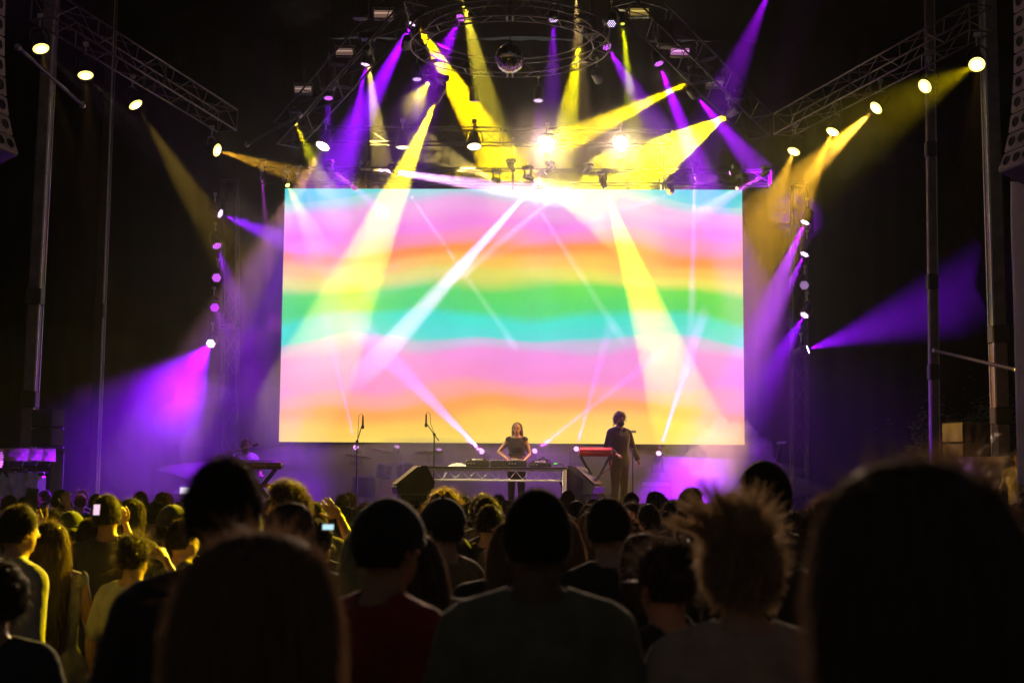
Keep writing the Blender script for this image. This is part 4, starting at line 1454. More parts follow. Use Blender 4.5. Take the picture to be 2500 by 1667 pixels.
def shell(mb, th, amp, freq, seed, low=-.5, nu=30, nv=20, sc=(1, 1, 1)):
    vs, ok = [], []
    for k in range(nv + 1):
        t = -pi / 2 + pi * k / nv
        for i in range(nu):
            a = 2 * pi * i / nu
            d = V((cos(t) * cos(a), cos(t) * sin(a), sin(t)))
            edge = min(1.0, max(0.0, (d.z - low - 1.0 * max(0, d.y + .25)) / .3))
            r = 1 + 0 * edge
            off = (th * (.25 + .75 * edge) + amp * noise.noise(d * freq + V((seed, 0, 0))))
            p = HC + V((d.x * HR.x * sc[0], d.y * HR.y * sc[1], d.z * HR.z * sc[2] - .002)) + d * off
            vs.append(p)
            ok.append(in_hair(d, low - .04))
    fs = []
    for k in range(nv):
        for i in range(nu):
            j = (i + 1) % nu
            q = (k * nu + i, k * nu + j, k * nu + nu + j, k * nu + nu + i)
            if sum(ok[x] for x in q) >= 3:
                fs.append(q)
    mb.add(vs, fs, 0)


def rdir(rnd, low):
    while True:
        d = V((rnd.gauss(0, 1), rnd.gauss(0, 1), rnd.gauss(0, 1))).normalized()
        if in_hair(d, low):
            return d


def hair_mesh(kind, n, w, seed):
    """shell (material 0) and loose strands (material 1)"""
    rnd = random.Random(seed * 17 + 5)
    mb = MB()
    if kind in ('short', 'buzz', 'messy', 'curly', 'afro', 'spiky'):
        th, amp, fr = {'short': (.014, .006, 3), 'buzz': (.013, .001, 3), 'messy': (.022, .012, 3.4), 'curly': (.026, .016, 6),
                       'afro': (.062, .022, 5), 'spiky': (.024, .016, 4)}[kind]
        low = -.62 if kind in ('messy', 'spiky') else -.5
        shell(mb, th, amp, fr, seed, low)
        for k in range(n):
            d = rdir(rnd, low)
            p = HC + V((d.x * HR.x, d.y * HR.y, d.z * HR.z)) + d * (th * .8 + amp * noise.noise(d * fr + V((seed, 0, 0))))
            j = V((rnd.gauss(0, 1), rnd.gauss(0, 1), rnd.gauss(0, 1)))
            if kind in ('short', 'buzz'):
                L = rnd.uniform(.008, .022) * (1 if kind == 'short' else .35)
                o = (d * .8 + j * .35 + V((0, -.15, -.2))).normalized()
                pts = [p, p + o * L * .5, p + o * L + V((0, 0, -L * .2))]
            elif kind == 'messy':
                L = rnd.uniform(.02, .055)
                o = (d * .6 + j * .5).normalized()
                pts = [p, p + o * L * .5, p + o * L + V((0, 0, -L * .35)) + j * .006]
            elif kind in ('curly', 'afro'):
                L = rnd.uniform(.02, .05)
                o = (d * .7 + j * .4).normalized()
                s2 = o.orthogonal().normalized()
                t2 = o.cross(s2)
                a0 = rnd.uniform(0, 6.28)
                rr = .009
                pts = [p + o * L * q / 5 + (s2 * cos(a0 + q * 1.7) + t2 * sin(a0 + q * 1.7)) * rr * min(1, q) for q in range(6)]
            else:
                c = V((round(d.x * 5) / 5, round(d.y * 5) / 5, round(d.z * 5) / 5))
                cl = V((noise.noise(c * 9), noise.noise(c * 9 + V((7, 0, 0))), noise.noise(c * 9 + V((0, 7, 0)))))
                up = max(0, d.z)
                L = rnd.uniform(.03, .07) * (1 + 1.2 * up * max(0, cl.x + .35))
                L *= .45 + .75 * up
                o = (d * .45 + cl * .9 + V((-.2 * up, 0, .7 * up - .75 * (1 - up))) + j * .2).normalized()
                pts = [p, p + o * L * .5, p + o * L + V((cl.y * .02, 0, -L * .1))]
            ribbon(mb, pts, w, rnd, 1)
    else:
        ln = {'long': .40, 'verylong': .60, 'bob': .20, 'bun': 0, 'ponytail': .3}[kind]
        if kind in ('bun', 'ponytail'):
            shell(mb, .012, .004, 4, seed, -.5)
            top = HC + V((0, -.075, .085)) if kind == 'bun' else HC + V((0, -.11, .02))
            mb.ball(top, (.048, .045, .042), 14, 10, 0)
            if kind == 'ponytail':
                mb.path([top, top + V((0, -.06, -.05)), top + V((0, -.08, -.18)), top + V((0, -.06, -.32))], [.03, .035, .03, .008], 8)
            for k in range(n):
                d = rdir(rnd, -.5)
                p = HC + V((d.x * HR.x, d.y * HR.y, d.z * HR.z)) + d * .012
                t = (top - p)
                j = V((rnd.gauss(0, 1), rnd.gauss(0, 1), rnd.gauss(0, 1)))
                if rnd.random() < .55:
                    pts = [p, p + t * .4 + d * .016 + j * .004, p + t * .8 + d * .008 + j * .006]
                else:
                    pts = [p, p + d * .02 + j * .012, p + d * .03 + j * .028]
                ribbon(mb, pts, w, rnd, 1)
            for k in range(n // 6):
                j = V((rnd.gauss(0, 1), rnd.gauss(0, 1), rnd.gauss(0, 1))).normalized()
                ribbon(mb, [top + j * .04, top + j * .055 + V((0, 0, .01)), top + j * rnd.uniform(.055, .08) + V((0, 0, -.01))], w, rnd, 1)
        else:
            zt = HC.z + HR.z + .012
            zs = [(zt, .008, .008), (zt - .012, .05, .055), (zt - .035, .074, .082), (zt - .07, .088, .098), (zt - .12, .096, .104),
                  (zt - .18, .099, .098), (zt - .24, .096, .088)]
            cy = [.0, -.004, -.008, -.014, -.022, -.034, -.044]
            rings = [(z, 0, c, rx, ry) for (z, rx, ry), c in zip(zs, cy)]
            if ln > .1:
                for k in range(1, 7):
                    f = k / 6
                    rings.append((zt - .24 - ln * f, .0, -.05 - .028 * min(1, f * 2), .098 - .045 * f * f, .074 - .045 * f))
            rings = rings[::-1]
            mb.loft(rings, 22)
            mb.v = [tuple(V(p) + (V((p[0], p[1], 0)).normalized() * .008 * noise.noise(V((p[0] * 24, p[1] * 24, p[2] * 3 + seed))) if abs(p[0]) > .01 else V((0, 0, 0)))) for p in mb.v]
            R = rings[::-1]

            def surf(z):
                for a, b_ in zip(R, R[1:]):
                    if b_[0] <= z <= a[0]:
                        t = (a[0] - z) / max(1e-6, a[0] - b_[0])
                        return [a[q] + (b_[q] - a[q]) * t for q in range(5)]
                return R[-1] if z < R[-1][0] else R[0]
            zend = R[-1][0]
            for k in range(n):
                a = rnd.uniform(pi * .95, pi * 2.05) if rnd.random() < .8 else rnd.uniform(0, 2 * pi)
                z0 = rnd.uniform(zt - .02, zend + .1) if ln > .1 else rnd.uniform(zt - .01, zend + .02)
                L = rnd.uniform(.08, .22)
                pts = []
                fly = rnd.random() < .18
                j = rnd.gauss(0, .05)
                for q in range(5):
                    z = max(zend - .035, z0 - L * q / 4)
                    s_ = surf(z)
                    ex = .004 + abs(rnd.gauss(0, .0015)) + (.018 * (q / 4) ** 1.5 if fly else 0)
                    aa = a + j * q / 4
                    pts.append(V((s_[1] + (s_[3] + ex) * cos(aa), s_[2] + (s_[4] + ex) * sin(aa), z)))
                ribbon(mb, pts, w * 1.3, rnd, 1)
            for k in range(n // 5):
                d = rdir(rnd, .0)
                p = HC + V((d.x * .088, d.y * .1 - .01, d.z * .125))
                j = V((rnd.gauss(0, 1), rnd.gauss(0, 1), rnd.gauss(0, 1)))
                e_ = rnd.uniform(.25, .9)
                ribbon(mb, [p, p + (d * .012 + j * .008) * e_, p + (d * .026 + j * .018) * e_], w, rnd, 1)
    return mb


def hat_mesh(kind):
    mb = MB()
    if kind in ('cap', 'cap_back', 'beanie', 'slouch'):
        prof = []
        nv = 9
        grow = .016
        for k in range(nv + 1):
            t = (pi / 2) * k / nv
            prof.append((cos(t), sin(t)))
        n = 22
        vs, fs = [], []
        hgt = {'cap': .112, 'cap_back': .112, 'beanie': .135, 'slouch': .15}[kind]
        base = .028 if kind != 'beanie' else .0
        for r, z in prof:
            for i in range(n):
                a = 2 * pi * i / n
                bulge = 1 + (.22 if kind == 'slouch' else .06 if kind == 'beanie' else .02) * sin(pi * min(1, z * 1.1))
                x, y = (HR.x + grow) * bulge * r * cos(a), (HR.y + grow) * bulge * r * sin(a)
                sl = -.05 * z if kind == 'slouch' else 0
                pk = 1 + .03 * cos(6 * a) if kind.startswith('cap') else 1 + .02 * sin(16 * a)
                vs.append(HC + V((x * (pk if z < .95 else 1), y + sl - .004, base + hgt * z)))
        for k in range(nv):
            for i in range(n):
                j = (i + 1) % n
                fs.append((k * n + i, k * n + j, k * n + n + j, k * n + n + i))
        mb.add(vs, fs, 0)
        if kind == 'slouch':
            mb.v = [tuple(V(p) + V((.006 * sin(p[2] * 160 + p[0] * 60), 0, .006 * sin(p[0] * 120)))) for p in mb.v]
        mb.lathe([(1.0, .0), (1.02, .014), (1.0, .03), (.97, .03)], (0, 0, 0), None, 22, 0)
        m0 = len(mb.v) - 22 * 4
        for i in range(m0, len(mb.v)):
            p = mb.v[i]
            mb.v[i] = (p[0] * (HR.x + grow + .002), p[1] * (HR.y + grow + .002) + HC.y - .004, p[2] + HC.z + base - .006)
        if kind.startswith('cap'):
            s = 1 if kind == 'cap' else -1
            top, bot = [], []
            for i in range(11):
                a = pi * (.12 + .76 * i / 10)
                for q, lst in ((0, top), (.0, bot)):
                    pass
                x0, y0 = (HR.x + .014) * cos(a), s * (HR.y + .012) * sin(a)
                x1, y1 = (HR.x + .016) * cos(a) * 1.02, s * ((HR.y + .012) * sin(a) + .068 * sin(a) ** .6)
                top.append((x0, y0, x1, y1, -.012 * (cos(a) ** 2)))
            vs, fs = [], []
            for x0, y0, x1, y1, dz in top:
                for zz in (.004, -.002):
                    vs.append(HC + V((x0, y0, base + .004 + zz)))
                    vs.append(HC + V((x1, y1, base - .012 + zz + dz)))
            for i in range(10):
                b0 = i * 4
                fs += [(b0, b0 + 1, b0 + 5, b0 + 4), (b0 + 2, b0 + 6, b0 + 7, b0 + 3), (b0 + 1, b0 + 3, b0 + 7, b0 + 5)]
            mb.add(vs, fs, 0)
            mb.ball(HC + V((0, -.004, base + hgt)), .01, 8, 6, 0)
    else:   # brimmed hat
        n = 28
        prof = [(.098, .03), (.165, .024), (.17, .03), (.165, .036), (.10, .044), (.095, .06), (.088, .13), (.07, .15), (.03, .142), (0, .14)]
        vs, fs = [], []
        for k, (r, z) in enumerate(prof):
            for i in range(n):
                a = 2 * pi * i / n
                e = 1.15 if r < .12 else 1.05
                zz = z + (.022 * cos(2 * a) if r > .15 else 0)
                vs.append(HC + V((r * cos(a), r * e * sin(a), zz)))
        for k in range(len(prof) - 1):
            for i in range(n):
                j = (i + 1) % n
                fs.append((k * n + i, k * n + j, k * n + n + j, k * n + n + i))
        mb.add(vs, fs, 0)
    return mb.mesh('hat', [], True)


CACHE = {}


def face(o):
    """eyes, brows and mouth of a face the audience sees"""
    for s in (-1, 1):
        MB().ball(HC + V((s * .033, .083, .008)), (.014, .008, .006), 10, 6).build('eye', mat('eye_dark', (.02, .015, .01), .2), o, True)
        MB().path([HC + V((s * .016, .093, .028)), HC + V((s * .034, .09, .034)), HC + V((s * .052, .076, .028))], .004, 5).build('eyebrow', mat('brow', (.015, .01, .008), .7), o, True)
    MB().path([HC + V((-.026, .084, -.060)), HC + V((0, .094, -.066)), HC + V((.026, .084, -.060))], [.003, .007, .003], 6).build('mouth', mat('lips', (.35, .08, .07), .4), o, True)




def cached(key, fn):
    if key not in CACHE:
        CACHE[key] = fn()
    return CACHE[key]


SKIN = {'light': mat('skin_light', (.42, .24, .16), .5, var=.08, vs=30), 'tan': mat('skin_tan', (.30, .16, .09), .5, var=.08, vs=30),
        'dark': mat('skin_dark', (.10, .05, .03), .5, var=.08, vs=30)}


def cloth_mat(c):
    return mat('cloth_%.3f_%.3f_%.3f' % c, c, .85, var=.18, vs=14, bump=.25, spec=.2, sheen=.35)


def hair_mats(c):
    k = 'hair_%.3f_%.3f_%.3f' % c
    a = mat(k, c, .75, var=.3, vs=40, spec=.12)
    f = tuple(min(.6, x * 4.0 + q) for x, q in zip(c, (.07, .05, .035)))
    b_ = mat(k + '_strand', f, .4, trans=(f, .45), spec=.6)
    return [a, b_]


BLK, DBR, BRN, RED_, BLD = (.008, .006, .005), (.018, .011, .007), (.05, .028, .014), (.09, .03, .012), (.22, .14, .06)
POSES = {'down': {}}


def person(px, py, Y, label, hair='short', hc=DBR, shirt=(.02, .02, .02), f=False, hat=None, hatc=(.02, .02, .02), rz=0, pose='down', sleeve='short',
           skin='light', n=500, w=.0016, loose=0.0, group='concertgoers in the crowd', base=0.0, trousers=(.02, .02, .03), voxel=.014,
           sit=False, hem=.84, extra_h=None, seed=None, tilt=0, cat='person', neck=.078, sz=None, hair_back=0.0, hair_scale=None, sway=0):
    """px, py: where the photo shows the top of the head"""
    top = at(px, py, Y)
    hh_ = {'afro': .07, 'curly': .035, 'messy': .03, 'spiky': .03, 'short': .018, 'buzz': .008}.get(hair, .015)
    if hat:
        hh_ = max(hh_ if hat is None else 0, {'cap': .03, 'cap_back': .03, 'beanie': .03, 'slouch': .06, 'brim': .05}[hat])
    H = HC.z + HR.z + hh_
    s = sz or (top.z - base) / H
    o = thing('person', label, cat, (top.x, Y, top.z - H * s if sz else base), rz, group, s)
    if not tilt and not sway and group.startswith(('concert', 'small')) and Y > 4:
        rr = random.Random(int(px * 7 + py * 3))
        tilt, sway = rr.gauss(0, 3), rr.gauss(0, 4)
        if abs(rz) < .01:
            rz = rr.gauss(0, .35)
    if tilt or sway:
        o.rotation_euler = (radians(tilt), radians(sway), rz)
    P = POSES[pose]
    fk = bool(f)
    bm = cached(('body', pose, fk, voxel, sit, skin), lambda: body_mesh(P, fk, voxel, sit))
    if not bm.materials:
        bm.materials.append(SKIN[skin])
    link('body', bm, o)
    sd = (seed if seed is not None else int(px * 3 + py)) % 997
    var = sd % 3
    if shirt is not None:
        key = ('shirt', pose, fk, sleeve, round(loose, 3), hem, voxel, var, shirt, neck)
        sm = cached(key, lambda: shirt_mesh(P, fk, sleeve, .016, hem, voxel, loose, var, neck))
        if not sm.materials:
            sm.materials.append(cloth_mat(shirt))
        link('shirt', sm, o)
    if trousers is not None:
        tm = cached(('tr', sit, trousers), lambda: trouser_mesh(sit))
        if not tm.materials:
            tm.materials.append(cloth_mat(trousers))
        link('trousers', tm, o)
    if hair:
        hk = ('hair', hair, n, hc, sd if n > 900 else sd % 4)
        hm = cached(hk, lambda: hair_mesh(hair, n, w, sd).mesh('hair', hair_mats(hc), True))
        ho = link('hair', hm, o)
        ho.location.y = hair_back
        if hair_scale:
            ho.scale = hair_scale
            ho.location.z = HC.z * (1 - hair_scale[2])
    if hat:
        m = hat_mesh(hat)
        m.materials.append(cloth_mat(hatc))
        link({'cap': 'cap', 'cap_back': 'cap', 'beanie': 'beanie', 'slouch': 'cap', 'brim': 'hat'}[hat], m, o)
    return o, s


# poses (body space: facing +Y, x to the person's right)
POSES['raise_r'] = {'R': dict(e=V((.30, .06, 1.50)), w=V((.20, .12, 1.73)), h='open', hint=V((0, -1, 0)))}
POSES['raise_l'] = {'L': dict(e=V((-.30, .06, 1.50)), w=V((-.20, .12, 1.73)), h='open', hint=V((0, -1, 0)))}
POSES['raise_high_r'] = {'R': dict(e=V((.27, .10, 1.64)), w=V((.24, .14, 1.89)), h='open', hint=V((0, -1, 0)))}
POSES['raise_high_l'] = {'L': dict(e=V((-.27, .10, 1.64)), w=V((-.24, .14, 1.89)), h='open', hint=V((0, -1, 0)))}
POSES['hand_side_l'] = {'L': dict(e=V((-.24, .12, 1.38)), w=V((-.13, .16, 1.62)), h='open', hint=V((0, -1, 0)))}
POSES['fist_high'] = {'R': dict(e=V((.26, .10, 1.62)), w=V((.22, .14, 1.86)), h='grip', hint=V((0, -1, 0)))}
POSES['phone_high'] = {'R': dict(e=V((.24, .2, 1.52)), w=V((.12, .26, 1.74)), h='grip', hint=V((0, 1, 0)))}
POSES['wave_bent'] = {'R': dict(e=V((.27, .06, 1.56)), w=V((.16, .08, 1.80)), h='relaxed', hint=V((-.6, -1, 0)), fd=V((-.75, 0, .66)))}
POSES['hand_to_head'] = {'R': dict(e=V((.34, .05, 1.43)), w=V((.21, .04, 1.63)), h='grip', hint=V((1, 0, 0)), fd=V((-.5, .1, .86))),
                         'L': dict(e=V((-.27, .0, 1.15)), w=V((-.30, .05, .93)), h='relaxed', hint=V((-1, 0, 0)))}
# performers face the audience (rotated half a turn)
POSES['dj'] = {'R': dict(e=V((.36, .06, 1.20)), w=V((.14, .24, 1.045)), h='relaxed', hint=V((0, 0, 1)), fd=V((-.25, .8, -.3))),
               'L': dict(e=V((-.26, .02, 1.16)), w=V((-.16, .24, 1.02)), h='relaxed', hint=V((0, 0, 1)), fd=V((.1, .9, -.2)))}
POSES['keys_stand'] = {'R': dict(e=V((.29, .02, 1.16)), w=V((.24, .22, 1.04)), h='relaxed', hint=V((0, 0, 1)), fd=V((-.1, .9, -.25))),
                       'L': dict(e=V((-.31, -.02, 1.17)), w=V((-.33, .10, .95)), h='relaxed', hint=V((-1, 0, 0)))}
POSES['keys_sit'] = {'R': dict(e=V((.27, .08, 1.14)), w=V((.2, .3, 1.10)), h='relaxed', hint=V((0, 0, 1)), fd=V((-.1, .9, -.1))),
                     'L': dict(e=V((-.27, .08, 1.14)), w=V((-.2, .3, 1.10)), h='relaxed', hint=V((0, 0, 1)), fd=V((.1, .9, -.1)))}
# ------------------------------------------------------------------ performers
PG = 'performers on stage'
o, s = person(1262, 1031, 25.35, 'DJ with long dark hair in a black crop top behind the DJ table', 'verylong', DBR, (.008, .008, .008), True, rz=pi - .12, pose='dj',
              sleeve='none', skin='tan', n=1500, w=.003, hem=1.13, group=PG, base=STZ, trousers=(.05, .05, .045), voxel=.011, neck=.13, hair_back=-.045)
face(o)
o, s = person(1512, 1004, 25.6, 'bearded man in a dark jacket standing behind the red keyboard, looking right', 'messy', DBR, (.012, .010, .009), rz=pi + .55, pose='keys_stand',
              sleeve='long', skin='tan', n=900, w=.003, group=PG, base=STZ, trousers=(.006, .006, .007), voxel=.012, loose=.035)
face(o)
mb = MB()
mb.ball(HC + V((0, .045, -.075)), (.058, .058, .048), 14, 9)
mb.build('beard', hair_mats(DBR)[0], o, True)
for k in (-1, 1):
    MB().bbox((k * .05, .085, 1.475), (.07, .03, .05), .01, Matrix.Rotation(k * .5, 3, 'Z')).build('collar', cloth_mat((.022, .018, .015)), o)
o, s = person(600, 1069, 25.9, 'keyboard player in a white shirt seated at the left of the stage', 'short', BRN, (.5, .46, .45), rz=pi + .5, pose='keys_sit', sleeve='short', skin='tan',
              n=500, w=.003, group=PG, sit=True, sz=.97, loose=.04)
st_o = thing('keyboard_stool', 'black stool under the seated keyboard player', 'stool', (o.location.x, 25.9, STZ))
hz_ = o.location.z + .74 * s - STZ
MB().bbox((0, 0, hz_), (.4, .35, .08), .03).build('seat', M_BLACK, st_o)
for sx in (-1, 1):
    MB().tube((sx * .2, -.15, .01), (-sx * .12, -.15, hz_), .016).build('leg', M_ALUDARK, st_o)
    MB().tube((sx * .2, .15, .01), (-sx * .12, .15, hz_), .016).build('leg', M_ALUDARK, st_o)
a, b_ = at(535, 1110, 25.2), at(617, 1088, 25.2)
ms_ = thing('microphone_stand', 'boom microphone stand reaching across the seated keyboard player', 'microphone stand', (a.x, 25.2, STZ))
d = b_ - V((a.x, 25.2, STZ))
MB().tube((0, 0, .02), (0, 0, a.z - STZ), .013).build('pole', M_ALUDARK, ms_)
MB().tube((0, 0, a.z - STZ), d, .012).build('boom', mat('gold_boom', (.6, .45, .25), .35, .6), ms_)
MB().tube(d, d + V((.1, 0, .03)), .02, .026).build('microphone', M_PLASTIC, ms_)
for k in range(3):
    MB().tube((0, 0, .08), (.3 * cos(k * 2.1), .3 * sin(k * 2.1), .01), .012).build('leg', M_ALUDARK, ms_)
person(2486, 1096, 22.0, 'man in a white shirt standing in the wings at the right edge', 'short', BLK, (.5, .45, .42), skin='dark', rz=pi - .4, n=300, w=.003, group='stage crew', base=.6)
pf = at(2486, 1140, 22.0)
pl = thing('side_platform', 'low black platform in the wings at the right edge', 'platform', (pf.x, 22.0, 0))
MB().bbox((.2, .1, .295), (1.2, .9, .59), .02).build('deck', M_BLACK, pl)
for sx in (-.35, .75):
    MB().box((sx, -.36, .3), (.05, .02, .55)).build('leg', M_ALUDARK, pl)


def phone(px, py, Y, h, lab, screen=True, rot=0.0, land=False, col=(.9, .6, .8)):
    p = at(px, py, Y)
    o = thing('phone', lab, 'phone', p, 0, 'phones held up in the crowd')
    o.rotation_euler = (radians(-8), radians(rot), 0)
    w_, h_ = (h * 2.05, h) if land else (h * .49, h)
    MB().bbox((0, .004, 0), (w_, .009, h_), .004).build('case', M_PLASTIC, o)
    if screen:
        MB().box((0, -.0015, h_ * .06), (w_ * .86, .003, h_ * (.72 if not land else .84))).build('screen', mat('phone_screen_%.2f' % col[0], (.02, .02, .02), .2, emit=col, es=1.1, sample=False), o)
    MB().tube((w_ * .3, .009, h_ * .4), (w_ * .3, .011, h_ * .4), .006).build('camera_lens', M_CHROME, o)
    return o


# ------------------------------------------------------------------ the crowd, nearest first
OLV, TAN, WINE = (.13, .13, .085), (.40, .30, .22), (.22, .016, .014)
NEAR = dict(n=7000, w=.00065, voxel=.012)
person(2222, 1112, 1.62, 'huge blurred dark head filling the lower right corner', 'bob', DBR, (.015, .014, .014), True, hair_scale=(1.14, 1.15, 1.0), **NEAR)
person(640, 1292, 2.15, 'large blurred head with a reddish brown rim at the bottom left of centre', 'bob', BRN, (.02, .016, .015), True, hair_scale=(1.24, 1.2, 1.0), **NEAR)
NEAR['n'] = 4500
person(548, 1112, 3.45, 'tall broad short-haired man left of centre in dark clothes', 'short', BLK, (.02, .016, .015), loose=.06, **NEAR)
person(1313, 1194, 3.62, 'broad-shouldered man in an olive shirt in the very middle of the foreground', 'buzz', BLK, OLV, skin='dark', loose=.07, **NEAR)
person(943, 1203, 3.85, 'bearded man in a dark round cap and wine red shirt, head turned right', 'buzz', BLK, WINE, hat='beanie', hatc=(.012, .011, .011), rz=-.75, skin='tan', loose=.05, **NEAR)
o, _ = person(1812, 1262, 3.6, 'person with wild spiky sunlit-looking hair and a tan shirt in the right foreground', 'spiky', (.10, .07, .038), TAN, loose=.06, n=7000, w=.0012, voxel=.012)
# long flying locks of that head
rnd = random.Random(4)
mb = MB()
for k in range(30):
    a = rnd.uniform(-1, 1)
    base = HC + V((-.03 + .06 * a, rnd.uniform(-.05, .04), .112 - .03 * a * a))
    tipv = V((-.045 + a * .075 + rnd.gauss(0, .02), rnd.uniform(-.03, .03), rnd.uniform(.03, .13) * (1 if a < .3 else .6)))
    for q in range(40):
        j = V((rnd.gauss(0, .0035), rnd.gauss(0, .004), rnd.gauss(0, .004)))
        p0 = base + j * 1.5
        ribbon(mb, [p0, p0 + tipv * .4 + V((.008, 0, .008)), p0 + tipv * .75 + V((.004, 0, .0)), p0 + tipv + j * .3], .0012, rnd, 0)
tag(mb.build('flying_locks', hair_mats((.10, .07, .038))[1], o), kind='stuff')

MID = dict(n=1500, w=.0013, voxel=.014)
person(1524, 1294, 4.6, 'woman with long straight dark hair and a small earring, right of the central man', 'verylong', DBR, (.02, .02, .02), True, **MID)
person(1645, 1322, 4.1, 'dark round head with gathered hair between the long-haired woman and the spiky head', 'bun', BLK, (.02, .02, .02), True, **MID)
person(1191, 1280, 5.0, 'woman with long hair close against the left side of the central man', 'long', DBR, (.03, .03, .03), True, **MID)
person(1150, 1262, 5.8, 'long-haired head directly behind the woman left of the central man', 'long', BRN, (.02, .02, .02), True, **MID)
person(1581, 1203, 5.6, 'tall short-haired man with a round dark head right of centre', 'short', BLK, (.02, .02, .02), **MID)
person(1880, 1126, 5.4, 'tall man with a smooth round head and visible ear below the right microphone', 'buzz', BLK, (.03, .025, .02), **MID)
person(1898, 1196, 4.9, 'person with fuzzy brown hair just in front of the tall smooth-headed man', 'messy', BRN, (.05, .035, .025), True, **MID)
person(1435, 1253, 6.2, 'woman with long light-edged hair behind the right ear of the central man', 'long', BRN, (.03, .03, .03), True, **MID)
person(1668, 1258, 5.8, 'dark short-haired head behind the gathered-hair woman', 'short', BLK, (.02, .02, .02), **MID)
person(739, 1223, 5.6, 'smooth dark round head between the tall man and the capped man', 'bob', BLK, (.03, .02, .02), True, **MID)
person(838, 1276, 4.6, 'low fair-haired head just left of the capped man', 'bob', BLD, (.1, .08, .07), True, **MID)
person(2335, 1140, 3.1, 'brown tousled head behind the huge dark head at right', 'spiky', BRN, (.03, .02, .02), **MID)
person(2448, 1280, 3.2, 'brown-haired head at the right edge beside the huge dark head', 'bob', BRN, (.06, .04, .03), True, **MID)
person(1092, 1211, 6.4, 'man in a dark snapback cap and patterned shirt left of the central man', 'short', BLK, (.22, .15, .06), hat='cap', hatc=(.012, .012, .012), rz=.9, loose=.05, **MID)

# left group in yellow light
LG = 'concertgoers in the crowd'
person(28, 1229, 6.6, 'man in a pale shirt at the left edge, back of head lit yellow', 'short', BLK, (.30, .28, .22), sleeve='long', loose=.08, **MID)
person(45, 1352, 4.6, 'low curly dark head in a dark jacket at the lower left edge', 'afro', BLK, (.03, .03, .035), True, **MID)
person(140, 1270, 7.4, 'woman with very long hair in a strapless pale dress at the left', 'verylong', DBR, (.38, .36, .26), True, sleeve='none', hem=.70, neck=.20, rz=.5, hair_back=-.03, n=3500, w=.0016, voxel=.012, loose=.12)
o, _ = person(338, 1306, 7.2, 'woman in a sheer pale top with one arm bent up to her head', 'bun', BLK, (.42, .40, .30), True, pose='hand_to_head', sleeve='short', loose=.09, n=2600, w=.0013, voxel=.011)
person(287, 1266, 7.9, 'person in a slouchy pale cap behind the woman with the bent arm', 'short', BLK, (.02, .02, .02), hat='slouch', hatc=(.34, .28, .14), sway=14, **MID)
person(300, 1204, 8.6, 'tall man with freshly cut short hair in the left crowd', 'short', BLK, (.05, .05, .05), skin='tan', **MID)
person(412, 1228, 8.0, 'bearded man in a backwards cap at left, beside the tall foreground man', 'short', BLK, (.03, .03, .03), hat='cap_back', hatc=(.05, .05, .045), skin='tan', **MID)
person(247, 1210, 9.6, 'round dark head just left of the tall man with freshly cut hair', 'bob', BLK, (.03, .03, .03), True, **MID)
person(152, 1243, 9.0, 'person in a backwards dark cap behind the very long-haired woman', 'short', BLK, (.04, .04, .04), hat='cap_back', hatc=(.05, .06, .03), **MID)
o, s = person(232, 1262, 8.6, 'person filming with a raised phone in the left crowd', 'short', BLK, (.03, .03, .03), True, pose='phone_high', **MID)
FAR = dict(n=700, w=.002, voxel=.014)
person(197, 1238, 11.0, 'reddish-haired head in the left crowd', 'bob', RED_, (.05, .04, .04), True, **FAR)
person(345, 1219, 11.5, 'small dark round head right of the tall man with freshly cut hair', 'short', BLK, (.05, .04, .04), **FAR)
person(377, 1236, 12.0, 'small tufty dark head left of the backwards cap', 'curly', BLK, (.04, .04, .04), True, **FAR)
person(100, 1237, 9.8, 'dark head between the pale shirt man and the very long-haired woman', 'curly', BLK, (.04, .04, .04), **FAR)
person(50, 1250, 10.5, 'person at the far left lifting an open hand and a phone', 'bob', BLK, (.05, .04, .05), True, pose='raise_l', **FAR)
person(78, 1262, 8.8, 'dark head under the raised black phone at far left', 'short', BLK, (.03, .03, .03), pose='phone_high', **FAR)
person(142, 1262, 10.0, 'person raising a closed fist in the left crowd', 'short', BLK, (.04, .04, .04), pose='fist_high', **FAR)
person(656, 1172, 7.6, 'curly-haired person in bright yellow light, face turned left, beside the tall man', 'curly', DBR, (.45, .42, .28), True, rz=1.5, skin='light', n=2600, w=.0016, voxel=.012)
person(652, 1232, 6.6, 'person in a wide-brimmed hat half hidden by the tall man', 'short', BLK, (.25, .22, .12), hat='brim', hatc=(.2, .16, .08), **MID)
phone(236, 1246, 8.45, .085, 'lit phone held upright filming the stage in the left crowd')
phone(75, 1221, 8.6, .15, 'dark phone held high at the far left', screen=False, rot=6)
phone(455, 1198, 7.0, .036, 'small lit phone held sideways beside the tall man', land=True, col=(.8, .7, .9))
person(478, 1262, 7.6, 'person hidden behind the tall man holding a phone sideways', 'short', BLK, (.03, .03, .03), pose='raise_l', **FAR)
phone(801, 1287, 6.0, .026, 'bright phone glimpsed between the round head and the fair-haired head', land=True, col=(.5, .8, .9))

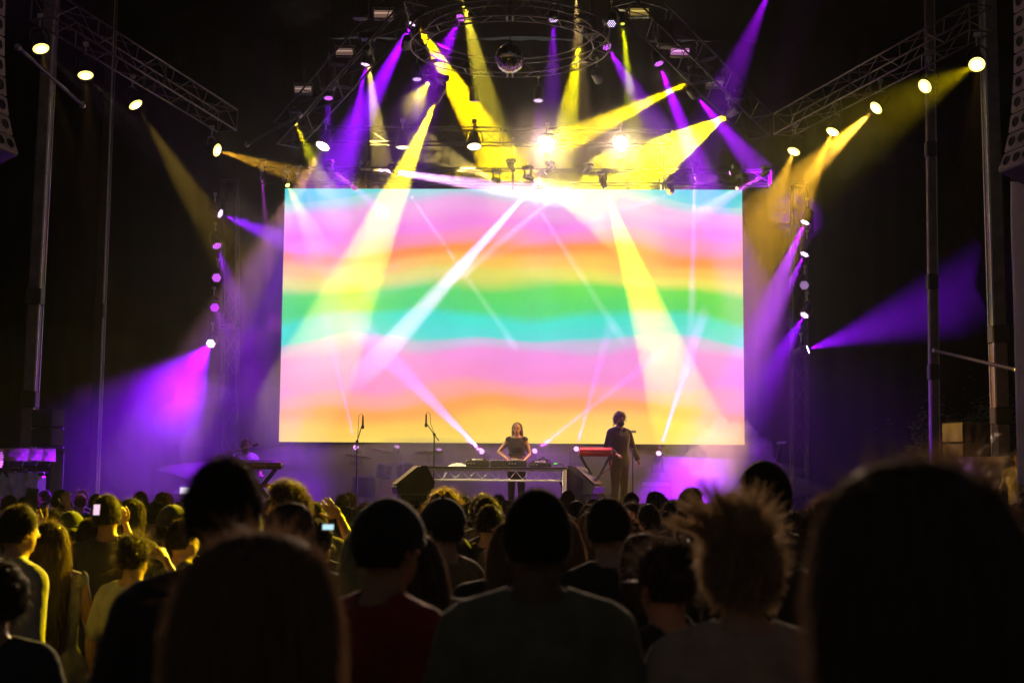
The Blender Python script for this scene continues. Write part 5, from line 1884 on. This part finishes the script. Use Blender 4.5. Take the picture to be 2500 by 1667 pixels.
# middle distance
for a in (
    (712, 1211, 9.5, 'short-haired head behind the smooth round dark head', 'short', DBR, False, {}),
    (790, 1223, 10.5, 'dark head below the raised yellow-lit forearm', 'short', BLK, False, {}),
    (766, 1264, 8.0, 'person waving a bent hand lit yellow left of the capped man', 'short', BLK, False, dict(pose='wave_bent')),
    (853, 1236, 12.5, 'small dark head touching the left side of the capped man', 'bob', BLK, True, {}),
    (1089, 1192, 9.0, 'head with yellow-lit curls above the snapback cap', 'curly', BRN, True, {}),
    (1026, 1228, 8.0, 'curly yellow-edged head peeking out right of the capped man', 'curly', BRN, True, {}),
    (1180, 1205, 11.0, 'small dark curly head below the left of the DJ table', 'curly', BLK, False, {}),
    (1174, 1228, 8.8, 'round dark head below the small curly one', 'short', BLK, False, {}),
    (1228, 1207, 9.5, 'short-haired head at the left shoulder of the central man', 'short', BLK, False, {}),
    (1256, 1216, 8.2, 'hooded-looking long-haired head touching the central man', 'bob', BLK, True, {}),
    (1404, 1217, 10.5, 'small dark head just right of the central man', 'short', BLK, False, {}),
    (1449, 1220, 12.0, 'bald-looking head with a bright rim below the right monitor speaker', 'buzz', BLK, False, dict(skin='tan')),
    (1478, 1227, 11.5, 'dark head beside the bald-looking one', 'short', BLK, False, {}),
    (1505, 1222, 11.0, 'fluffy dark head below the pedal board', 'curly', BLK, False, {}),
    (1438, 1244, 9.2, 'fair-haired head in front of the bald-looking one', 'bob', BRN, True, {}),
    (1481, 1274, 9.0, 'small blond head lower right of the fair-haired one', 'bob', BLD, True, {}),
    (1508, 1272, 11.5, 'small light brown head left of the tall round-headed man', 'bob', BRN, True, {}),
    (1669, 1187, 11.0, 'short-haired man with visible ear standing out above the crowd at right', 'short', BLK, False, {}),
    (1641, 1217, 11.5, 'head with short spiky hair left of the man standing out', 'messy', BLK, False, {}),
    (1622, 1226, 10.5, 'partly hidden head with a pink rim right of the tall round-headed man', 'short', BLK, False, {}),
    (1705, 1228, 10.0, 'fair-edged head between the standing-out man and the flying locks', 'bob', BRN, True, {}),
    (1826, 1205, 8.4, 'person in a dark cap with one open hand raised at right', 'short', BLK, False, dict(pose='hand_side_l', hat='cap', hatc=(.015, .015, .015))),
    (2418, 1196, 9.0, 'dark ruffled head below the covered lamp at right', 'messy', BLK, False, {}),
    (2462, 1240, 9.5, 'small head with a pink rim near the right edge', 'bob', BRN, True, {}),
    (2494, 1254, 8.5, 'yellow-lit curly head cut by the right edge', 'curly', BRN, True, {}),
    (2372, 1250, 7.5, 'dark head low between the tousled head and the flight case', 'short', BLK, False, {}),
):
    px, py, Y, lab, hr, hc, f, kw = a
    sd = int(px + py)
    c = random.Random(sd).choice([(.03, .03, .03), (.05, .04, .04), (.02, .02, .03), (.12, .1, .09), (.06, .03, .03)])
    person(px, py, Y, lab, hr, hc, c, f, **{**FAR, **kw})

# small heads filling the rows near the stage
rnd = random.Random(21)
ZONES = [(150, 'by the covered lamps at far left'), (330, 'in the purple light at left'), (520, 'left of the tall foreground man'), (720, 'below the brown keyboard'), (880, 'left of the drum kit'),
         (1050, 'below the drum kit'), (1230, 'below the left half of the DJ table'), (1400, 'below the right half of the DJ table'), (1560, 'below the red keyboard'),
         (1720, 'below the lower right screen corner'), (1850, 'by the person raising a hand at right'), (2000, 'below the right microphone stand'), (2250, 'hidden by the huge dark head at right'), (2600, 'below the right speaker stack')]
NTH = ['first', 'second', 'third', 'fourth', 'fifth', 'sixth', 'seventh', 'eighth', 'ninth', 'tenth', 'eleventh', 'twelfth', 'thirteenth', 'fourteenth', 'fifteenth', 'sixteenth', 'seventeenth', 'eighteenth', 'nineteenth', 'twentieth']
fill = []
taken = [(o.location.x, o.location.y) for o in bpy.data.objects if o.name.startswith('person')]
for k in range(700):
    far = k % 8 < 5
    Y = 11.5 + 9.5 * rnd.random() if far else rnd.uniform(6.8, 11.5)
    px = rnd.random() * 2520 - 10 if far or k % 3 == 0 else rnd.uniform(980, 1960)
    if 1960 < px < 2300 or 470 < px < 625:
        continue
    x = at(px, 1230, Y).x
    if min((x - a_) ** 2 + (Y - b2) ** 2 for a_, b2 in taken) < .45 ** 2 or len(fill) >= 125:
        continue
    taken.append((x, Y))
    hgt = rnd.gauss(1.66, .06) if far else rnd.gauss(1.58, .05)
    py = 1200 + (1.75 - hgt) * ppm(Y) - (1250 - px) * .0073
    fill.append((px, py, Y, rnd.choice(['short', 'bob', 'short', 'curly', 'messy', 'long', 'buzz', 'ponytail']), rnd.choice([BLK, BLK, DBR, BRN, BLK, RED_]),
                 rnd.choice([(.03, .03, .03), (.05, .04, .04), (.08, .07, .06), (.02, .02, .03)])))
fill.sort()
cnt = {}
HN = {'short': 'short-haired', 'bob': 'smooth', 'curly': 'curly', 'messy': 'tousled', 'long': 'long-haired', 'buzz': 'close-cropped', 'ponytail': 'ponytailed'}
for k, (px, py, Y, kind, hc, sc) in enumerate(fill):
    zone = next(z for lim, z in ZONES if px < lim)
    cnt[zone] = cnt.get(zone, 0) + 1
    person(px, py, Y, '%s small %s head from the left %s' % (NTH[cnt[zone] - 1], HN[kind], zone), kind, hc, sc, kind in ('bob', 'long', 'ponytail'),
           group='small heads in the packed rows', n=350, w=.003, voxel=.016, seed=k)
# ------------------------------------------------------------------ drifting stage smoke (closed bodies of even density)
def smoke(label, c, r, dens, amp=.35, fr=1.2, seed=0, nu=40, nv=26, aniso=.3):
    m = bpy.data.materials.new('smoke')
    m.use_nodes = True
    t = m.node_tree
    t.nodes.remove(t.nodes['Principled BSDF'])
    p = t.nodes.new('ShaderNodeVolumePrincipled')
    p.inputs['Density'].default_value = dens
    p.inputs['Color'].default_value = (.93, .92, .91, 1)
    p.inputs['Anisotropy'].default_value = aniso
    t.links.new(p.outputs[0], t.nodes['Material Output'].inputs['Volume'])
    mb = MB().ball((0, 0, 0), 1.0, nu, nv)
    vs = []
    for q in mb.v:
        d = V(q)
        k = 1 + amp * noise.fractal(d * fr + V((seed * 3.7, 0, 0)), 1.0, 2.0, 4)
        vs.append((d.x * r[0] * k, d.y * r[1] * k, d.z * r[2] * k))
    mb.v = vs
    o = mb.build('smoke', m, None, True, c)
    return tag(o, label, 'smoke', kind='stuff')


smoke('broad body of hazy air hanging over the whole stage', (0, 27.4, 5.8), (9.0, 4.1, 7.0), .0205, .12, 1.6, 9, 48, 30)
smoke('purple-lit bank of smoke at the left of the stage', at(235, 1060, 24.6), (3.0, 2.4, 1.9), .012, .3, 1.5, 12)
smoke('low bank of smoke lying over the stage floor', (-.7, 28.0, 1.9), (6.0, 1.75, .82), .34, .25, 2.0, 1)
smoke('puff of pale smoke right of the screen bottom', at(1775, 1120, 25.2), (.62, .7, .62), .45, .5, 1.6, 2)
smoke('soft cloud of smoke left of the screen', at(585, 1030, 26.5), (1.25, 1.0, 1.0), .05, .5, 1.4, 3)
smoke('amber-lit wisp of smoke below the right truss lamps', at(2075, 345, 25.2), (.85, .7, .62), .05, .6, 1.7, 4)
smoke('small gold-lit wisp of smoke at the top left', at(735, 15, 25.0), (.5, .5, .3), .12, .6, 1.8, 5)
